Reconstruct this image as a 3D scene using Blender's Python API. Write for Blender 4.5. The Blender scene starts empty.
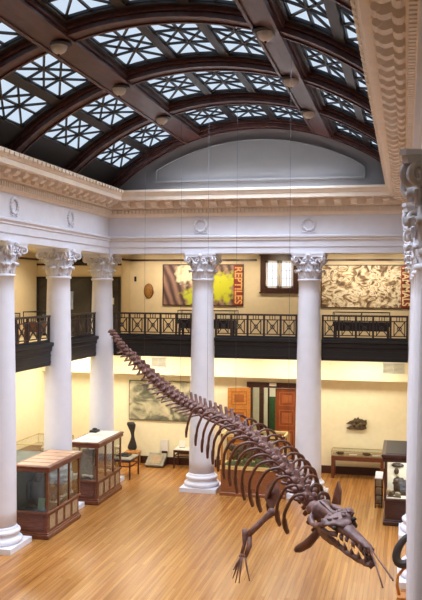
import bpy, math, random
from mathutils import Vector, Matrix
random.seed(7)
PI = math.pi
D = bpy.data
COL = bpy.context.scene.collection
SC = bpy.context.scene

# ------------------------------------------------------------------ helpers
class MB:
    """collects vertices and faces; build() links them as one mesh object"""
    def __init__(s): s.v = []; s.f = []; s.sm = []
    def add(s, vs, fs, smooth=False):
        n = len(s.v); s.v += [tuple(v) for v in vs]
        s.f += [tuple(i + n for i in f) for f in fs]; s.sm += [smooth] * len(fs)
    def box(s, x0, x1, y0, y1, z0, z1, M=None):
        vs = [(x, y, z) for z in (z0, z1) for y in (y0, y1) for x in (x0, x1)]
        if M is not None: vs = [M @ Vector(v) for v in vs]
        s.add(vs, [(0, 2, 3, 1), (4, 5, 7, 6), (0, 1, 5, 4), (2, 6, 7, 3), (0, 4, 6, 2), (1, 3, 7, 5)])
    def bevbox(s, x0, x1, y0, y1, z0, z1, b, M=None):
        """box with chamfered edges"""
        vs = []; cx, cy, cz = (x0+x1)/2, (y0+y1)/2, (z0+z1)/2
        rings = [(z0, b), (z0+b, 0), (z1-b, 0), (z1, b)]
        for z, i in rings:
            X0, X1, Y0, Y1 = x0+i, x1-i, y0+i, y1-i; c = b
            vs += [(X0+c, Y0, z), (X1-c, Y0, z), (X1, Y0+c, z), (X1, Y1-c, z), (X1-c, Y1, z), (X0+c, Y1, z), (X0, Y1-c, z), (X0, Y0+c, z)]
        fs = [tuple(range(7, -1, -1)), tuple(range(24, 32))]
        for r in range(3):
            for i in range(8):
                fs.append((r*8+i, r*8+(i+1) % 8, (r+1)*8+(i+1) % 8, (r+1)*8+i))
        if M is not None: vs = [M @ Vector(v) for v in vs]
        s.add(vs, fs)
    def bar(s, a, b, w, h=None, up=(0, 0, 1)):
        a, b = Vector(a), Vector(b); t = (b-a); L = t.length
        if L < 1e-6: return
        t /= L; u = Vector(up)
        if abs(t.dot(u)) > .98: u = Vector((1, 0, 0))
        r = t.cross(u).normalized(); u = r.cross(t); h = h or w
        M = Matrix((r, t, u)).transposed().to_4x4(); M.translation = a
        s.box(-w/2, w/2, 0, L, -h/2, h/2, M)
    def tube(s, pts, rad, n=8, smooth=True, flat=1.0, caps=True):
        pts = [Vector(p) for p in pts]; N = len(pts)
        rs = [rad]*N if isinstance(rad, (int, float)) else list(rad)
        T = []
        for i in range(N):
            t = pts[min(i+1, N-1)] - pts[max(i-1, 0)]
            T.append(t.normalized() if t.length > 1e-9 else Vector((0, 0, 1)))
        u = Vector((0, 0, 1)) if abs(T[0].z) < .9 else Vector((1, 0, 0))
        vs = []
        for i in range(N):
            r = T[i].cross(u)
            if r.length < 1e-6: r = T[i].cross(Vector((0.3, 1, 0.2)))
            r.normalize(); u = r.cross(T[i]).normalized()
            for k in range(n):
                a = 2*PI*k/n
                vs.append(pts[i] + r*math.cos(a)*rs[i] + u*math.sin(a)*rs[i]*flat)
        fs = []
        for i in range(N-1):
            for k in range(n):
                fs.append((i*n+k, i*n+(k+1) % n, (i+1)*n+(k+1) % n, (i+1)*n+k))
        if caps:
            fs.append(tuple(range(n-1, -1, -1))); fs.append(tuple((N-1)*n+k for k in range(n)))
        s.add(vs, fs, smooth)
    def lathe(s, prof, n=32, c=(0, 0, 0), M=None, smooth=True, caps=True):
        vs = []
        for r, z in prof:
            for k in range(n):
                a = 2*PI*k/n; vs.append(Vector((c[0]+r*math.cos(a), c[1]+r*math.sin(a), c[2]+z)))
        if M is not None: vs = [M @ v for v in vs]
        fs = []
        for i in range(len(prof)-1):
            for k in range(n):
                fs.append((i*n+k, i*n+(k+1) % n, (i+1)*n+(k+1) % n, (i+1)*n+k))
        if caps:
            fs.append(tuple(range(n-1, -1, -1))); fs.append(tuple((len(prof)-1)*n+k for k in range(n)))
        s.add(vs, fs, smooth)
    def prism(s, poly, a, b, fn, smooth=False):
        """poly of (p,q) extruded from a to b; fn(p,q,t)->xyz"""
        n = len(poly)
        vs = [fn(p, q, a) for p, q in poly] + [fn(p, q, b) for p, q in poly]
        fs = [tuple(range(n-1, -1, -1)), tuple(range(n, 2*n))]
        for i in range(n): fs.append((i, (i+1) % n, n+(i+1) % n, n+i))
        s.add(vs, fs, smooth)
    def grid(s, G, smooth=True):
        """open grid of points G[i][j]"""
        m = len(G[0]); vs = [p for r in G for p in r]; fs = []
        for i in range(len(G)-1):
            for j in range(m-1):
                fs.append((i*m+j, i*m+j+1, (i+1)*m+j+1, (i+1)*m+j))
        s.add(vs, fs, smooth)
    def slab(s, G, off, smooth=True):
        """closed sheet of thickness: grid G and the same grid moved by off(i,j)"""
        R = len(G); m = len(G[0])
        H = [[Vector(G[i][j]) + Vector(off(i, j)) for j in range(m)] for i in range(R)]
        vs = [p for r in G for p in r] + [p for r in H for p in r]; o = R*m; fs = []
        for i in range(R-1):
            for j in range(m-1):
                q = (i*m+j, i*m+j+1, (i+1)*m+j+1, (i+1)*m+j)
                fs.append(q); fs.append(tuple(o+k for k in reversed(q)))
        def edge(a, b): fs.append((a, b, o+b, o+a))
        for j in range(m-1): edge(j+1, j); edge((R-1)*m+j, (R-1)*m+j+1)
        for i in range(R-1): edge(i*m, (i+1)*m); edge((i+1)*m+m-1, i*m+m-1)
        s.add(vs, fs, smooth)
    def blob(s, c, r, n=10, m=7, jit=0.0, M=None, rnd=None):
        rx, ry, rz = r if not isinstance(r, (int, float)) else (r, r, r)
        rnd = rnd or random
        vs = [Vector((0, 0, -rz))]
        for i in range(1, m):
            p = -PI/2 + PI*i/m
            for k in range(n):
                a = 2*PI*k/n; q = 1 + jit*(rnd.random()-.5)*2
                vs.append(Vector((rx*math.cos(p)*math.cos(a)*q, ry*math.cos(p)*math.sin(a)*q, rz*math.sin(p)*q)))
        vs.append(Vector((0, 0, rz)))
        if M is not None: vs = [M @ v for v in vs]
        vs = [v + Vector(c) for v in vs]
        fs = []
        for k in range(n): fs.append((0, 1+(k+1) % n, 1+k))
        for i in range(m-2):
            for k in range(n):
                fs.append((1+i*n+k, 1+i*n+(k+1) % n, 1+(i+1)*n+(k+1) % n, 1+(i+1)*n+k))
        L = len(vs)-1; o = 1+(m-2)*n
        for k in range(n): fs.append((o+k, o+(k+1) % n, L))
        s.add(vs, fs, True)
    def mesh(s, name, mat, origin=None):
        me = D.meshes.new(name)
        v = s.v
        if origin is not None:
            ox, oy, oz = origin; v = [(a-ox, b-oy, c-oz) for a, b, c in v]
        me.from_pydata(v, [], s.f); me.polygons.foreach_set('use_smooth', s.sm)
        me.materials.append(mat); me.update()
        return me
    def build(s, name, mat, parent=None, world=False):
        """world=True: vertices are in world coordinates, parent is an unrotated Empty"""
        org = None
        if parent is not None and world:
            p = Vector(parent.location); q = parent.parent
            while q is not None: p += q.location; q = q.parent
            org = tuple(p)
        o = D.objects.new(name, s.mesh(name, mat, org)); COL.objects.link(o)
        if parent is not None: o.parent = parent
        return o

def tag(o, label=None, cat=None, group=None, kind=None):
    if label: o['label'] = label
    if cat: o['category'] = cat
    if group: o['group'] = group
    if kind: o['kind'] = kind
    return o
def thing(name, label, cat, loc=(0, 0, 0), group=None, rotz=0):
    o = D.objects.new(name, None); COL.objects.link(o); o.empty_display_size = .2
    o.location = loc; o.rotation_euler = (0, 0, rotz)
    return tag(o, label, cat, group, 'thing' if label else None)
def struct(name, mb, mat, parent=None):
    o = mb.build(name, mat, parent)
    if parent is None: o['kind'] = 'structure'
    return o
def copy_tree(o, parent=None):
    c = o.copy(); COL.objects.link(c)
    if parent is not None: c.parent = parent
    for ch in [x for x in D.objects if x.parent == o]: copy_tree(ch, c)
    return c

# ------------------------------------------------------------------ materials
def srgb(r, g, b):
    f = lambda c: (c/255/12.92 if c/255 <= .04045 else ((c/255+.055)/1.055)**2.4)
    return (f(r), f(g), f(b), 1)
def newmat(name):
    m = D.materials.new(name); m.use_nodes = True
    nt = m.node_tree; return m, nt, nt.nodes['Principled BSDF']
def plain(name, col, rough=.6, var=.06, scale=6.0, metal=0.0, bump=0.0, spec=.5, stretch=(1, 1, 1), col2=None):
    """one colour broken by gentle noise"""
    m, nt, b = newmat(name); N = nt.nodes; L = nt.links
    tc = N.new('ShaderNodeTexCoord'); mp = N.new('ShaderNodeMapping'); mp.inputs['Scale'].default_value = stretch
    no = N.new('ShaderNodeTexNoise'); no.inputs['Scale'].default_value = scale; no.inputs['Detail'].default_value = 4
    rp = N.new('ShaderNodeValToRGB')
    c = Vector(col[:3]); lo = col2[:3] if col2 else tuple(c*(1-var*2)); hi = col[:3] if col2 else tuple(min(x, 1) for x in c*(1+var))
    rp.color_ramp.elements[0].position = .3; rp.color_ramp.elements[0].color = (*lo, 1)
    rp.color_ramp.elements[1].position = .7; rp.color_ramp.elements[1].color = (*hi, 1)
    L.new(tc.outputs['Object'], mp.inputs[0]); L.new(mp.outputs[0], no.inputs['Vector'])
    L.new(no.outputs['Fac'], rp.inputs[0]); L.new(rp.outputs[0], b.inputs['Base Color'])
    b.inputs['Roughness'].default_value = rough; b.inputs['Metallic'].default_value = metal
    b.inputs['Specular IOR Level'].default_value = spec
    if bump:
        bp = N.new('ShaderNodeBump'); bp.inputs['Strength'].default_value = bump; bp.inputs['Distance'].default_value = .02
        L.new(no.outputs['Fac'], bp.inputs['Height']); L.new(bp.outputs[0], b.inputs['Normal'])
    return m
def emit(name, col, s):
    m, nt, b = newmat(name)
    b.inputs['Base Color'].default_value = (.02, .02, .02, 1); b.inputs['Emission Color'].default_value = col
    b.inputs['Emission Strength'].default_value = s
    return m
def glass(name, tint=(.95, .97, .96, 1), refl=.08):
    m, nt, b = newmat(name); N = nt.nodes; L = nt.links
    tr = N.new('ShaderNodeBsdfTransparent'); tr.inputs[0].default_value = tint
    gl = N.new('ShaderNodeBsdfGlossy'); gl.inputs['Roughness'].default_value = .03
    fr = N.new('ShaderNodeLayerWeight'); fr.inputs['Blend'].default_value = .25
    ma = N.new('ShaderNodeMath'); ma.operation = 'MULTIPLY_ADD'; ma.inputs[1].default_value = .5; ma.inputs[2].default_value = refl
    mx = N.new('ShaderNodeMixShader')
    L.new(fr.outputs['Facing'], ma.inputs[0]); L.new(ma.outputs[0], mx.inputs[0])
    L.new(tr.outputs[0], mx.inputs[1]); L.new(gl.outputs[0], mx.inputs[2])
    L.new(mx.outputs[0], N['Material Output'].inputs['Surface']); N.remove(b)
    return m
def planks(name):
    m, nt, b = newmat(name); N = nt.nodes; L = nt.links
    tc = N.new('ShaderNodeTexCoord'); mp = N.new('ShaderNodeMapping')
    mp.inputs['Rotation'].default_value = (0, 0, PI/2); mp.inputs['Scale'].default_value = (1, 1, 1)
    br = N.new('ShaderNodeTexBrick'); br.inputs['Scale'].default_value = 1
    br.inputs['Brick Width'].default_value = 2.6; br.inputs['Row Height'].default_value = .085
    br.inputs['Mortar Size'].default_value = .0022; br.inputs['Bias'].default_value = 0
    br.inputs['Color1'].default_value = srgb(188, 134, 72); br.inputs['Color2'].default_value = srgb(166, 110, 54)
    br.inputs['Mortar'].default_value = srgb(116, 70, 36)
    L.new(tc.outputs['Object'], mp.inputs[0]); L.new(mp.outputs[0], br.inputs['Vector'])
    m2 = N.new('ShaderNodeMapping'); m2.inputs['Scale'].default_value = (11, .35, 1)
    L.new(tc.outputs['Object'], m2.inputs[0])
    no = N.new('ShaderNodeTexNoise'); no.inputs['Scale'].default_value = 1.0; no.inputs['Detail'].default_value = 3
    L.new(m2.outputs[0], no.inputs['Vector'])
    rp = N.new('ShaderNodeValToRGB')
    rp.color_ramp.elements[0].position = .3; rp.color_ramp.elements[0].color = (.66, .60, .52, 1)
    rp.color_ramp.elements[1].position = .62; rp.color_ramp.elements[1].color = (1.0, 1.0, 1.0, 1)
    L.new(no.outputs['Fac'], rp.inputs[0])
    mx = N.new('ShaderNodeMix'); mx.data_type = 'RGBA'; mx.blend_type = 'MULTIPLY'; mx.inputs[0].default_value = 1
    L.new(br.outputs['Color'], mx.inputs[6]); L.new(rp.outputs[0], mx.inputs[7])
    L.new(mx.outputs[2], b.inputs['Base Color'])
    b.inputs['Roughness'].default_value = .27; b.inputs['Specular IOR Level'].default_value = .5
    return m

M = {}
M['floor'] = planks('wood_strip_floor')
M['wall'] = plain('cream_plaster', srgb(246, 235, 196), .8, .02)
M['wall_up'] = plain('gallery_plaster', srgb(240, 222, 190), .8, .02)
M['white'] = plain('white_paint', srgb(226, 225, 232), .55, .02, 3)
M['cornice'] = plain('peach_cream', srgb(242, 227, 208), .6, .03, 4)  # one warm peach cream over the whole cornice
M['grey'] = plain('shaded_plaster', srgb(150, 148, 150), .8, .02, 2)  # the lunette's shade is put into this darker grey
M['timber'] = plain('dark_timber', srgb(92, 58, 54), .34, .2, 3, stretch=(3, .6, 3))
M['timber2'] = plain('darker_timber', srgb(34, 21, 20), .4, .2, 3)
M['iron'] = plain('glazing_bar', srgb(36, 34, 40), .5, .1)
M['pane'] = emit('skylight_pane', (.62, .75, .90, 1), 1.0)
M['daypane'] = emit('window_daylight', (.9, .93, 1.0, 1), 1.2)
M['black'] = plain('black_wood', srgb(27, 22, 21), .5, .15, 5)
M['rail'] = plain('rail_brown_black', srgb(52, 38, 34), .45, .15, 8)
M['mahog'] = plain('mahogany', srgb(116, 64, 40), .35, .22, 4, stretch=(1.5, 1.5, 9))
M['mahog2'] = plain('dark_mahogany', srgb(70, 36, 25), .4, .2, 4, stretch=(1.5, 1.5, 9))
M['oak'] = plain('golden_oak', srgb(196, 128, 56), .4, .15, 4, stretch=(2, 2, 8))
M['oakpale'] = plain('pale_oak', srgb(222, 184, 112), .45, .1, 4, stretch=(2, 2, 8))
M['door'] = plain('reddish_door_wood', srgb(134, 68, 34), .35, .18, 3, stretch=(3, 3, .8))
M['darkening_sheet'] = plain('dark_green_sheet', srgb(52, 58, 52), .8, .1)  # colour of the sheets added to darken the nearest left case
M['midbrown'] = plain('mid_brown_case_wood', srgb(146, 88, 52), .4, .15, 4, stretch=(1.5, 1.5, 8))
M['doormould'] = plain('lighter_door_moulding', srgb(164, 92, 50), .35, .1, 4)
M['oakdark'] = plain('brown_oak_moulding', srgb(160, 92, 40), .4, .1, 4)
M['slat'] = plain('bleached_top_wood', srgb(196, 158, 126), .5, .15, 5, stretch=(1, 6, 1))
M['paper'] = plain('white_paper', srgb(232, 226, 212), .7, .08, 2)
M['tan'] = plain('tan_hessian', srgb(168, 142, 108), .8, .1, 12)
M['bone'] = plain('brown_fossil_bone', srgb(142, 104, 94), .5, .28, 7, bump=.25, col2=srgb(92, 62, 56))
M['bone2'] = plain('greyish_brown_skull_bone', srgb(140, 106, 100), .5, .28, 7, bump=.3, col2=srgb(86, 60, 56))
M['rib'] = plain('red_brown_rib_bone', srgb(112, 66, 46), .5, .25, 6, bump=.2, col2=srgb(66, 38, 28))
M['wire'] = plain('thin_steel_wire', srgb(84, 82, 86), .7, .05)
M['glass'] = glass('case_glass')
M['darkglass'] = glass('dim_case_glass', (.80, .86, .83, 1), .05)
M['stone'] = plain('grey_stone_slab', srgb(148, 140, 122), .8, .15, 6, bump=.3)
M['blackrock'] = plain('black_fossil_rock', srgb(26, 24, 24), .6, .3, 9, bump=.4)
M['cast'] = plain('dark_cast', srgb(42, 36, 34), .6, .2, 9, bump=.3)
M['greenmat'] = plain('grey_green_top', srgb(98, 106, 98), .6, .15, 3)
M['vent'] = plain('vent_enamel', srgb(206, 204, 200), .5, .03)
M['lampwhite'] = plain('opal_lamp_glass', srgb(214, 206, 196), .4, .03)
M['green'] = plain('green_cloth', srgb(62, 104, 62), .8, .15, 8)
M['specimen'] = plain('dark_mounted_specimen', srgb(58, 48, 42), .7, .3, 9, bump=.3)
M['red'] = plain('banner_red', srgb(150, 52, 30), .6, .12, 5)
M['cream_text'] = plain('cream_lettering', srgb(246, 222, 180), .6, .02)
M['orange_text'] = plain('peach_lettering', srgb(242, 176, 110), .6, .02)
M['fish'] = plain('brown_fish_fossil', srgb(112, 92, 58), .7, .3, 20, bump=.5, col2=srgb(60, 46, 30))
M['brass'] = plain('brass_edge', srgb(196, 168, 104), .35, .08, metal=.5)
M['shell'] = plain('tortoise_shell_tan', srgb(172, 122, 60), .5, .25, 26, bump=.2)
M['ring'] = plain('blackened_fossil_ring', srgb(46, 38, 36), .45, .2, 7, bump=.3)
M['mirror'] = plain('pale_far_room_plaster', srgb(222, 216, 190), .7, .03)

def art(name, stops, scale, dist, stretch=(1, 1, 1), rot=(0, 0, 0), detail=4, wave=False):
    m, nt, b = newmat(name); N = nt.nodes; L = nt.links
    tc = N.new('ShaderNodeTexCoord'); mp = N.new('ShaderNodeMapping')
    mp.inputs['Scale'].default_value = stretch; mp.inputs['Rotation'].default_value = rot
    L.new(tc.outputs['Object'], mp.inputs[0])
    if wave:
        t = N.new('ShaderNodeTexWave'); t.inputs['Scale'].default_value = scale; t.inputs['Distortion'].default_value = dist
        t.inputs['Detail'].default_value = detail; t.inputs['Detail Scale'].default_value = 1.2
    else:
        t = N.new('ShaderNodeTexNoise'); t.inputs['Scale'].default_value = scale; t.inputs['Detail'].default_value = detail
        t.inputs['Distortion'].default_value = dist
    L.new(mp.outputs[0], t.inputs['Vector'])
    rp = N.new('ShaderNodeValToRGB'); cr = rp.color_ramp
    while len(cr.elements) < len(stops): cr.elements.new(.5)
    for e, (p, c) in zip(cr.elements, stops): e.position = p; e.color = c
    L.new(t.outputs['Fac'], rp.inputs[0]); L.new(rp.outputs[0], b.inputs['Base Color'])
    b.inputs['Roughness'].default_value = .55
    return m
def art_reptile():
    """folds of dusky purple, a pale patch and two lime green clumps"""
    m, nt, b = newmat('reptile_banner_print'); N = nt.nodes; L = nt.links
    tc = N.new('ShaderNodeTexCoord'); mp = N.new('ShaderNodeMapping')
    mp.inputs['Rotation'].default_value = (0, .35, 0)
    wv = N.new('ShaderNodeTexWave'); wv.inputs['Scale'].default_value = 1.1; wv.inputs['Distortion'].default_value = 3
    L.new(tc.outputs['Object'], mp.inputs[0]); L.new(mp.outputs[0], wv.inputs['Vector'])
    rp = N.new('ShaderNodeValToRGB')
    rp.color_ramp.elements[0].color = srgb(82, 58, 58); rp.color_ramp.elements[1].color = srgb(164, 128, 118)
    L.new(wv.outputs['Fac'], rp.inputs[0]); last = rp.outputs[0]
    no = N.new('ShaderNodeTexNoise'); no.inputs['Scale'].default_value = 5; L.new(tc.outputs['Object'], no.inputs['Vector'])
    for (cx, cz, rx, rz, col, amt) in [(-.55, .42, .5, .45, srgb(240, 234, 206), 1), (-.15, -.42, .62, .4, srgb(196, 206, 60), 1),
                                       (.72, -.05, .5, .62, srgb(204, 206, 44), 1)]:
        ma = N.new('ShaderNodeMapping'); ma.inputs['Location'].default_value = (-cx/rx, 0, -cz/rz); ma.inputs['Scale'].default_value = (1/rx, 0, 1/rz)
        L.new(tc.outputs['Object'], ma.inputs[0])
        ln = N.new('ShaderNodeVectorMath'); ln.operation = 'LENGTH'; L.new(ma.outputs[0], ln.inputs[0])
        ad = N.new('ShaderNodeMath'); ad.operation = 'ADD'; L.new(ln.outputs['Value'], ad.inputs[0])
        sc = N.new('ShaderNodeMath'); sc.operation = 'MULTIPLY_ADD'; sc.inputs[1].default_value = 1.6; sc.inputs[2].default_value = -.8
        L.new(no.outputs['Fac'], sc.inputs[0]); L.new(sc.outputs[0], ad.inputs[1])
        mr = N.new('ShaderNodeMapRange'); mr.inputs['From Min'].default_value = 1.05; mr.inputs['From Max'].default_value = .6
        L.new(ad.outputs[0], mr.inputs['Value'])
        mx = N.new('ShaderNodeMix'); mx.data_type = 'RGBA'; L.new(mr.outputs[0], mx.inputs[0])
        L.new(last, mx.inputs[6]); mx.inputs[7].default_value = col; last = mx.outputs[2]
    L.new(last, b.inputs['Base Color']); b.inputs['Roughness'].default_value = .6
    return m
M['reptile'] = art_reptile()
M['mammal'] = art('mammal_banner_print', [(.30, srgb(66, 50, 42)), (.42, srgb(136, 108, 82)), (.50, srgb(214, 194, 160)), (.58, srgb(246, 238, 220)), (.66, srgb(176, 142, 100)), (.74, srgb(96, 74, 58))],
                  2.3, 2.2, (1, 1, 1.5), (0, .75, 0), 4)
M['poster'] = art('rock_poster_print', [(.30, srgb(60, 64, 52)), (.44, srgb(120, 118, 96)), (.56, srgb(190, 182, 148)), (.72, srgb(216, 206, 168))],
                  1.6, 1.2, (1, 1, 1.4), (0, .6, 0), 8)
M['glass_streaks'] = art('dim_glazed_screen', [(.3, srgb(28, 25, 24)), (.6, srgb(66, 60, 54)), (.8, srgb(106, 100, 92))], .9, 1.5, (1, 1, 1.3), (0, .6, 0), 4)  # pale slanting streaks paint reflections into the dark glass

# ------------------------------------------------------------------ camera
f_px, yaw, pit, rol = 837.30, .2284, -.0114, .0064
c_, s_ = math.cos(yaw), math.sin(yaw)
fw = Vector((-s_, c_, 0)); rt = Vector((c_, s_, 0)); up = Vector((0, 0, 1))
f2 = fw*math.cos(pit) + up*math.sin(pit); u2 = -fw*math.sin(pit) + up*math.cos(pit)
r3 = rt*math.cos(rol) + u2*math.sin(rol); u3 = -rt*math.sin(rol) + u2*math.cos(rol)
cd = D.cameras.new('camera'); cam = D.objects.new('camera', cd); COL.objects.link(cam)
mw = Matrix((r3, u3, -f2)).transposed().to_4x4(); mw.translation = (4.5433, 0, 6.2616); cam.matrix_world = mw
cd.sensor_fit = 'HORIZONTAL'; cd.sensor_width = 36; cd.lens = f_px/422*36; cd.clip_start = .05; cd.clip_end = 200
SC.camera = cam

# ------------------------------------------------------------------ layout (metres)
AX = 5.03           # column row left: x=-AX, right: x=XR
XR = 5.00
YB = 25.62; S = 3.5
ZC, ZA = 6.64, 7.41
WY = 28.95          # back wall
WL, WR = -8.4, 8.4
YF = -2.0
ZG = 4.60           # gallery floor
GC = 7.56           # gallery ceiling

# floor, outer walls
mb = MB(); mb.box(WL, WR, YF, WY+3.5, -.2, 0); struct('floor', mb, M['floor'])
mb = MB()
DX0, DX1, DZ = -.70, .95, 2.95
mb.box(WL-.2, DX0, WY, WY+.2, 0, ZG); mb.box(DX1, WR+.2, WY, WY+.2, 0, ZG); mb.box(DX0, DX1, WY, WY+.2, DZ, ZG)
struct('wall_back', mb, M['wall'])
mb = MB(); mb.box(WL-.2, WR+.2, WY, WY+.2, ZG, 8.4); struct('wall_back_gallery', mb, M['wall_up'])
mb = MB(); mb.box(WL-.2, WL, YF, WY, 0, ZG); struct('wall_left', mb, M['wall'])
mb = MB(); mb.box(WL-.2, WL, YF, WY, ZG, 8.4); struct('wall_left_gallery', mb, M['wall_up'])
mb = MB(); mb.box(WR, WR+.2, YF, WY, 0, 8.4); struct('wall_right', mb, M['wall'])
mb = MB(); mb.box(WL-.2, WR+.2, YF-.2, YF, 0, 8.4); struct('wall_front', mb, M['wall'])
# projecting end of the left gallery
mb = MB(); mb.box(WL, -5.2, 28.0, WY, ZG, 8.4); struct('wall_gallery_recess', mb, M['wall_up'])
# bulkhead under the back gallery
mb = MB(); mb.box(WL, WR, WY-.5, WY, 3.26, 4.14); struct('trim_1', mb, M['wall'])
# baseboards
mb = MB(); mb.box(WL, -1.0, WY-.04, WY, 0, .26); mb.box(1.15, WR, WY-.04, WY, 0, .26); struct('baseboard_back', mb, M['mahog2'])
mb = MB(); mb.box(WL, WL+.04, YF, WY, 0, .26); struct('baseboard_left', mb, M['mahog2'])
# picture rail
mb = MB()
mb.box(-5.2, -.55, WY-.06, WY, 7.30, 7.37); mb.box(1.05, WR, WY-.06, WY, 7.30, 7.37)
mb.box(-5.2, -5.14, 28.0, WY, 7.30, 7.37); mb.box(WL, -5.2, 27.94, 28.0, 7.12, 7.19); mb.box(WL, WL+.06, 12, 28, 7.30, 7.37)
struct('trim_2', mb, M['mahog2'])
# gallery slab, ceilings
mb = MB()
mb.box(WL, -AX-.16, YF, WY, 4.16, ZG); mb.box(-AX-.16, XR+.16, YB+.16, WY, 4.16, ZG); mb.box(XR+.16, WR, YF, WY, 4.16, ZG)
struct('floor_gallery', mb, M['wall'])
mb = MB()
mb.box(WL-.2, -AX-.3, YF, WY+.2, GC, GC+.15); mb.box(-AX-.3, XR+.3, YB+.3, WY+.2, GC, GC+.15); mb.box(XR+.3, WR+.2, YF, WY+.2, GC, GC+.15)
mb.box(-AX-.3, XR+.3, YF-.2, 3.0, GC, GC+.15)
struct('ceiling_gallery', mb, M['wall_up'])
mb = MB(); mb.box(-AX-.5, XR+.5, 2.8, 3.0, GC, 11.9); struct('wall_front_lunette', mb, M['grey'])

# ------------------------------------------------------------------ entablature (three sides)
prof = [(-.34, 7.41), (.34, 7.41), (.34, 7.60), (.37, 7.605), (.37, 7.80), (.40, 7.815), (.40, 7.85), (.45, 7.90), (.45, 7.94), (.34, 7.97), (.34, 8.55),
        (.38, 8.56), (.42, 8.62), (.44, 8.63), (.44, 8.79), (.54, 8.81), (.54, 9.03), (.98, 9.03), (.98, 9.15), (1.0, 9.16),
        (1.02, 9.20), (1.07, 9.27), (1.07, 9.335), (-.34, 9.335)]
LEFT = lambda d, z, t: (-AX+d, t, z)
ER = 5.06           # axis of the right entablature
RIGHT = lambda d, z, t: (ER-d, t, z)
BACK = lambda d, z, t: (t, YB-d, z)
def swept(mb, pr, inset):
    """profile swept round the three sides with mitred corners"""
    n = len(pr); rows = []
    rows.append([(-AX+d, 3.0, z) for d, z in pr]); rows.append([(-AX+d, YB-d, z) for d, z in pr])
    rows.append([(ER-d, YB-d, z) for d, z in pr]); rows.append([(ER-d, 3.0, z) for d, z in pr])
    vs = [p for r in rows for p in r]; fs = []
    for i in range(3):
        for j in range(n):
            fs.append((i*n+j, i*n+(j+1) % n, (i+1)*n+(j+1) % n, (i+1)*n+j))
    mb.add(vs, fs)
    mb.f[-1:] = mb.f[-1:]
iw = [p for p in prof if p[1] <= 8.56]
lowp = prof[:11] + [(-.34, 8.55)]
highp = [(-.34, 8.55)] + prof[10:]
mb = MB(); swept(mb, lowp, 0); ent = struct('trim_3', mb, M['white'])
mb = MB(); swept(mb, highp, 0); cor = struct('trim_4', mb, M['cornice'])
# dentils and modillions
def modillion(mb, fn, t):
    pts = []
    for i in range(13):
        a = i/12; d = .54 + .31*a
        z = 8.84 + .105*a + .035*math.sin(a*2*PI)
        pts.append((d, z))
    poly = pts + [(.85, 9.03), (.54, 9.03)]
    mb.prism(poly, t-.085, t+.085, fn)
    # scroll ends
    for (d, z, r) in ((.82, 8.965, .05), (.60, 8.90, .07)):
        c = [(d+r*math.cos(2*PI*k/10), z+r*math.sin(2*PI*k/10)) for k in range(10)]
        mb.prism(c, t-.105, t+.105, fn, False)
    mb.prism([(.56, 9.005), (.88, 9.005), (.88, 9.04), (.56, 9.04)], t-.115, t+.115, fn)
md = MB(); dn = MB(); bd = MB()
nx = int((XR+AX-1.5)/.48)
for i in range(nx+1):
    modillion(md, BACK, -AX+.75+.28 + i*(XR+AX-2.06)/nx)
ny = int((YB-.9-3.4)/.48)
for i in range(ny+1):
    for fn in (LEFT, RIGHT): modillion(md, fn, 3.4 + i*.48)
t = -AX+.52
while t < XR-.5:
    dn.prism([(.44, 8.655), (.51, 8.655), (.51, 8.77), (.44, 8.77)], t-.035, t+.035, BACK); t += .12
t = 3.2
while t < YB-.5:
    for fn in (LEFT, RIGHT): dn.prism([(.44, 8.655), (.51, 8.655), (.51, 8.77), (.44, 8.77)], t-.035, t+.035, fn)
    t += .12
t = -AX+.42
while t < XR-.4:
    bd.prism([(.40, 7.82), (.425, 7.82), (.425, 7.85), (.40, 7.85)], t-.02, t+.02, BACK); t += .075
md.build('modillion', M['cornice'], cor); dn.build('dentil', M['cornice'], cor); bd.build('bead', M['cornice'], ent)
# lion-like bosses along the top edge of the cornice
bs = MB(); t = 3.3
while t < YB-1.1:
    for fn in (LEFT, RIGHT): bs.prism([(1.06, 9.22), (1.10, 9.24), (1.10, 9.31), (1.06, 9.33)], t-.06, t+.06, fn)
    t += .24
bs.build('edge_boss', M['cornice'], cor)
# wreaths on the frieze over each column
def wreath(fn, t, zc=8.27):
    mb = MB(); R = .18
    for k in range(16):
        a = 2*PI*k/16
        c = fn(.36, zc + R*math.cos(a), t + R*math.sin(a))
        mb.blob(c, (.05, .05, .05), 6, 5, .25)
    mb.tube([fn(.35, zc+R*math.cos(2*PI*k/20), t+R*math.sin(2*PI*k/20)) for k in range(21)], .03, 6)
    mb.tube([fn(.36, zc-R, t-.02), fn(.38, zc-R-.06, t-.10), fn(.36, zc-R-.02, t-.2)], .02, 5)
    mb.tube([fn(.36, zc-R, t+.02), fn(.38, zc-R-.06, t+.10), fn(.36, zc-R-.02, t+.2)], .02, 5)
    return mb
for k in range(1, 6):
    wreath(LEFT, YB-S*k).build('wreath', M['white'], ent)
    wreath(RIGHT, YB-S*k).build('wreath', M['white'], ent)
for x in (-1.675, 1.675): wreath(BACK, x).build('wreath', M['white'], ent)

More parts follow.
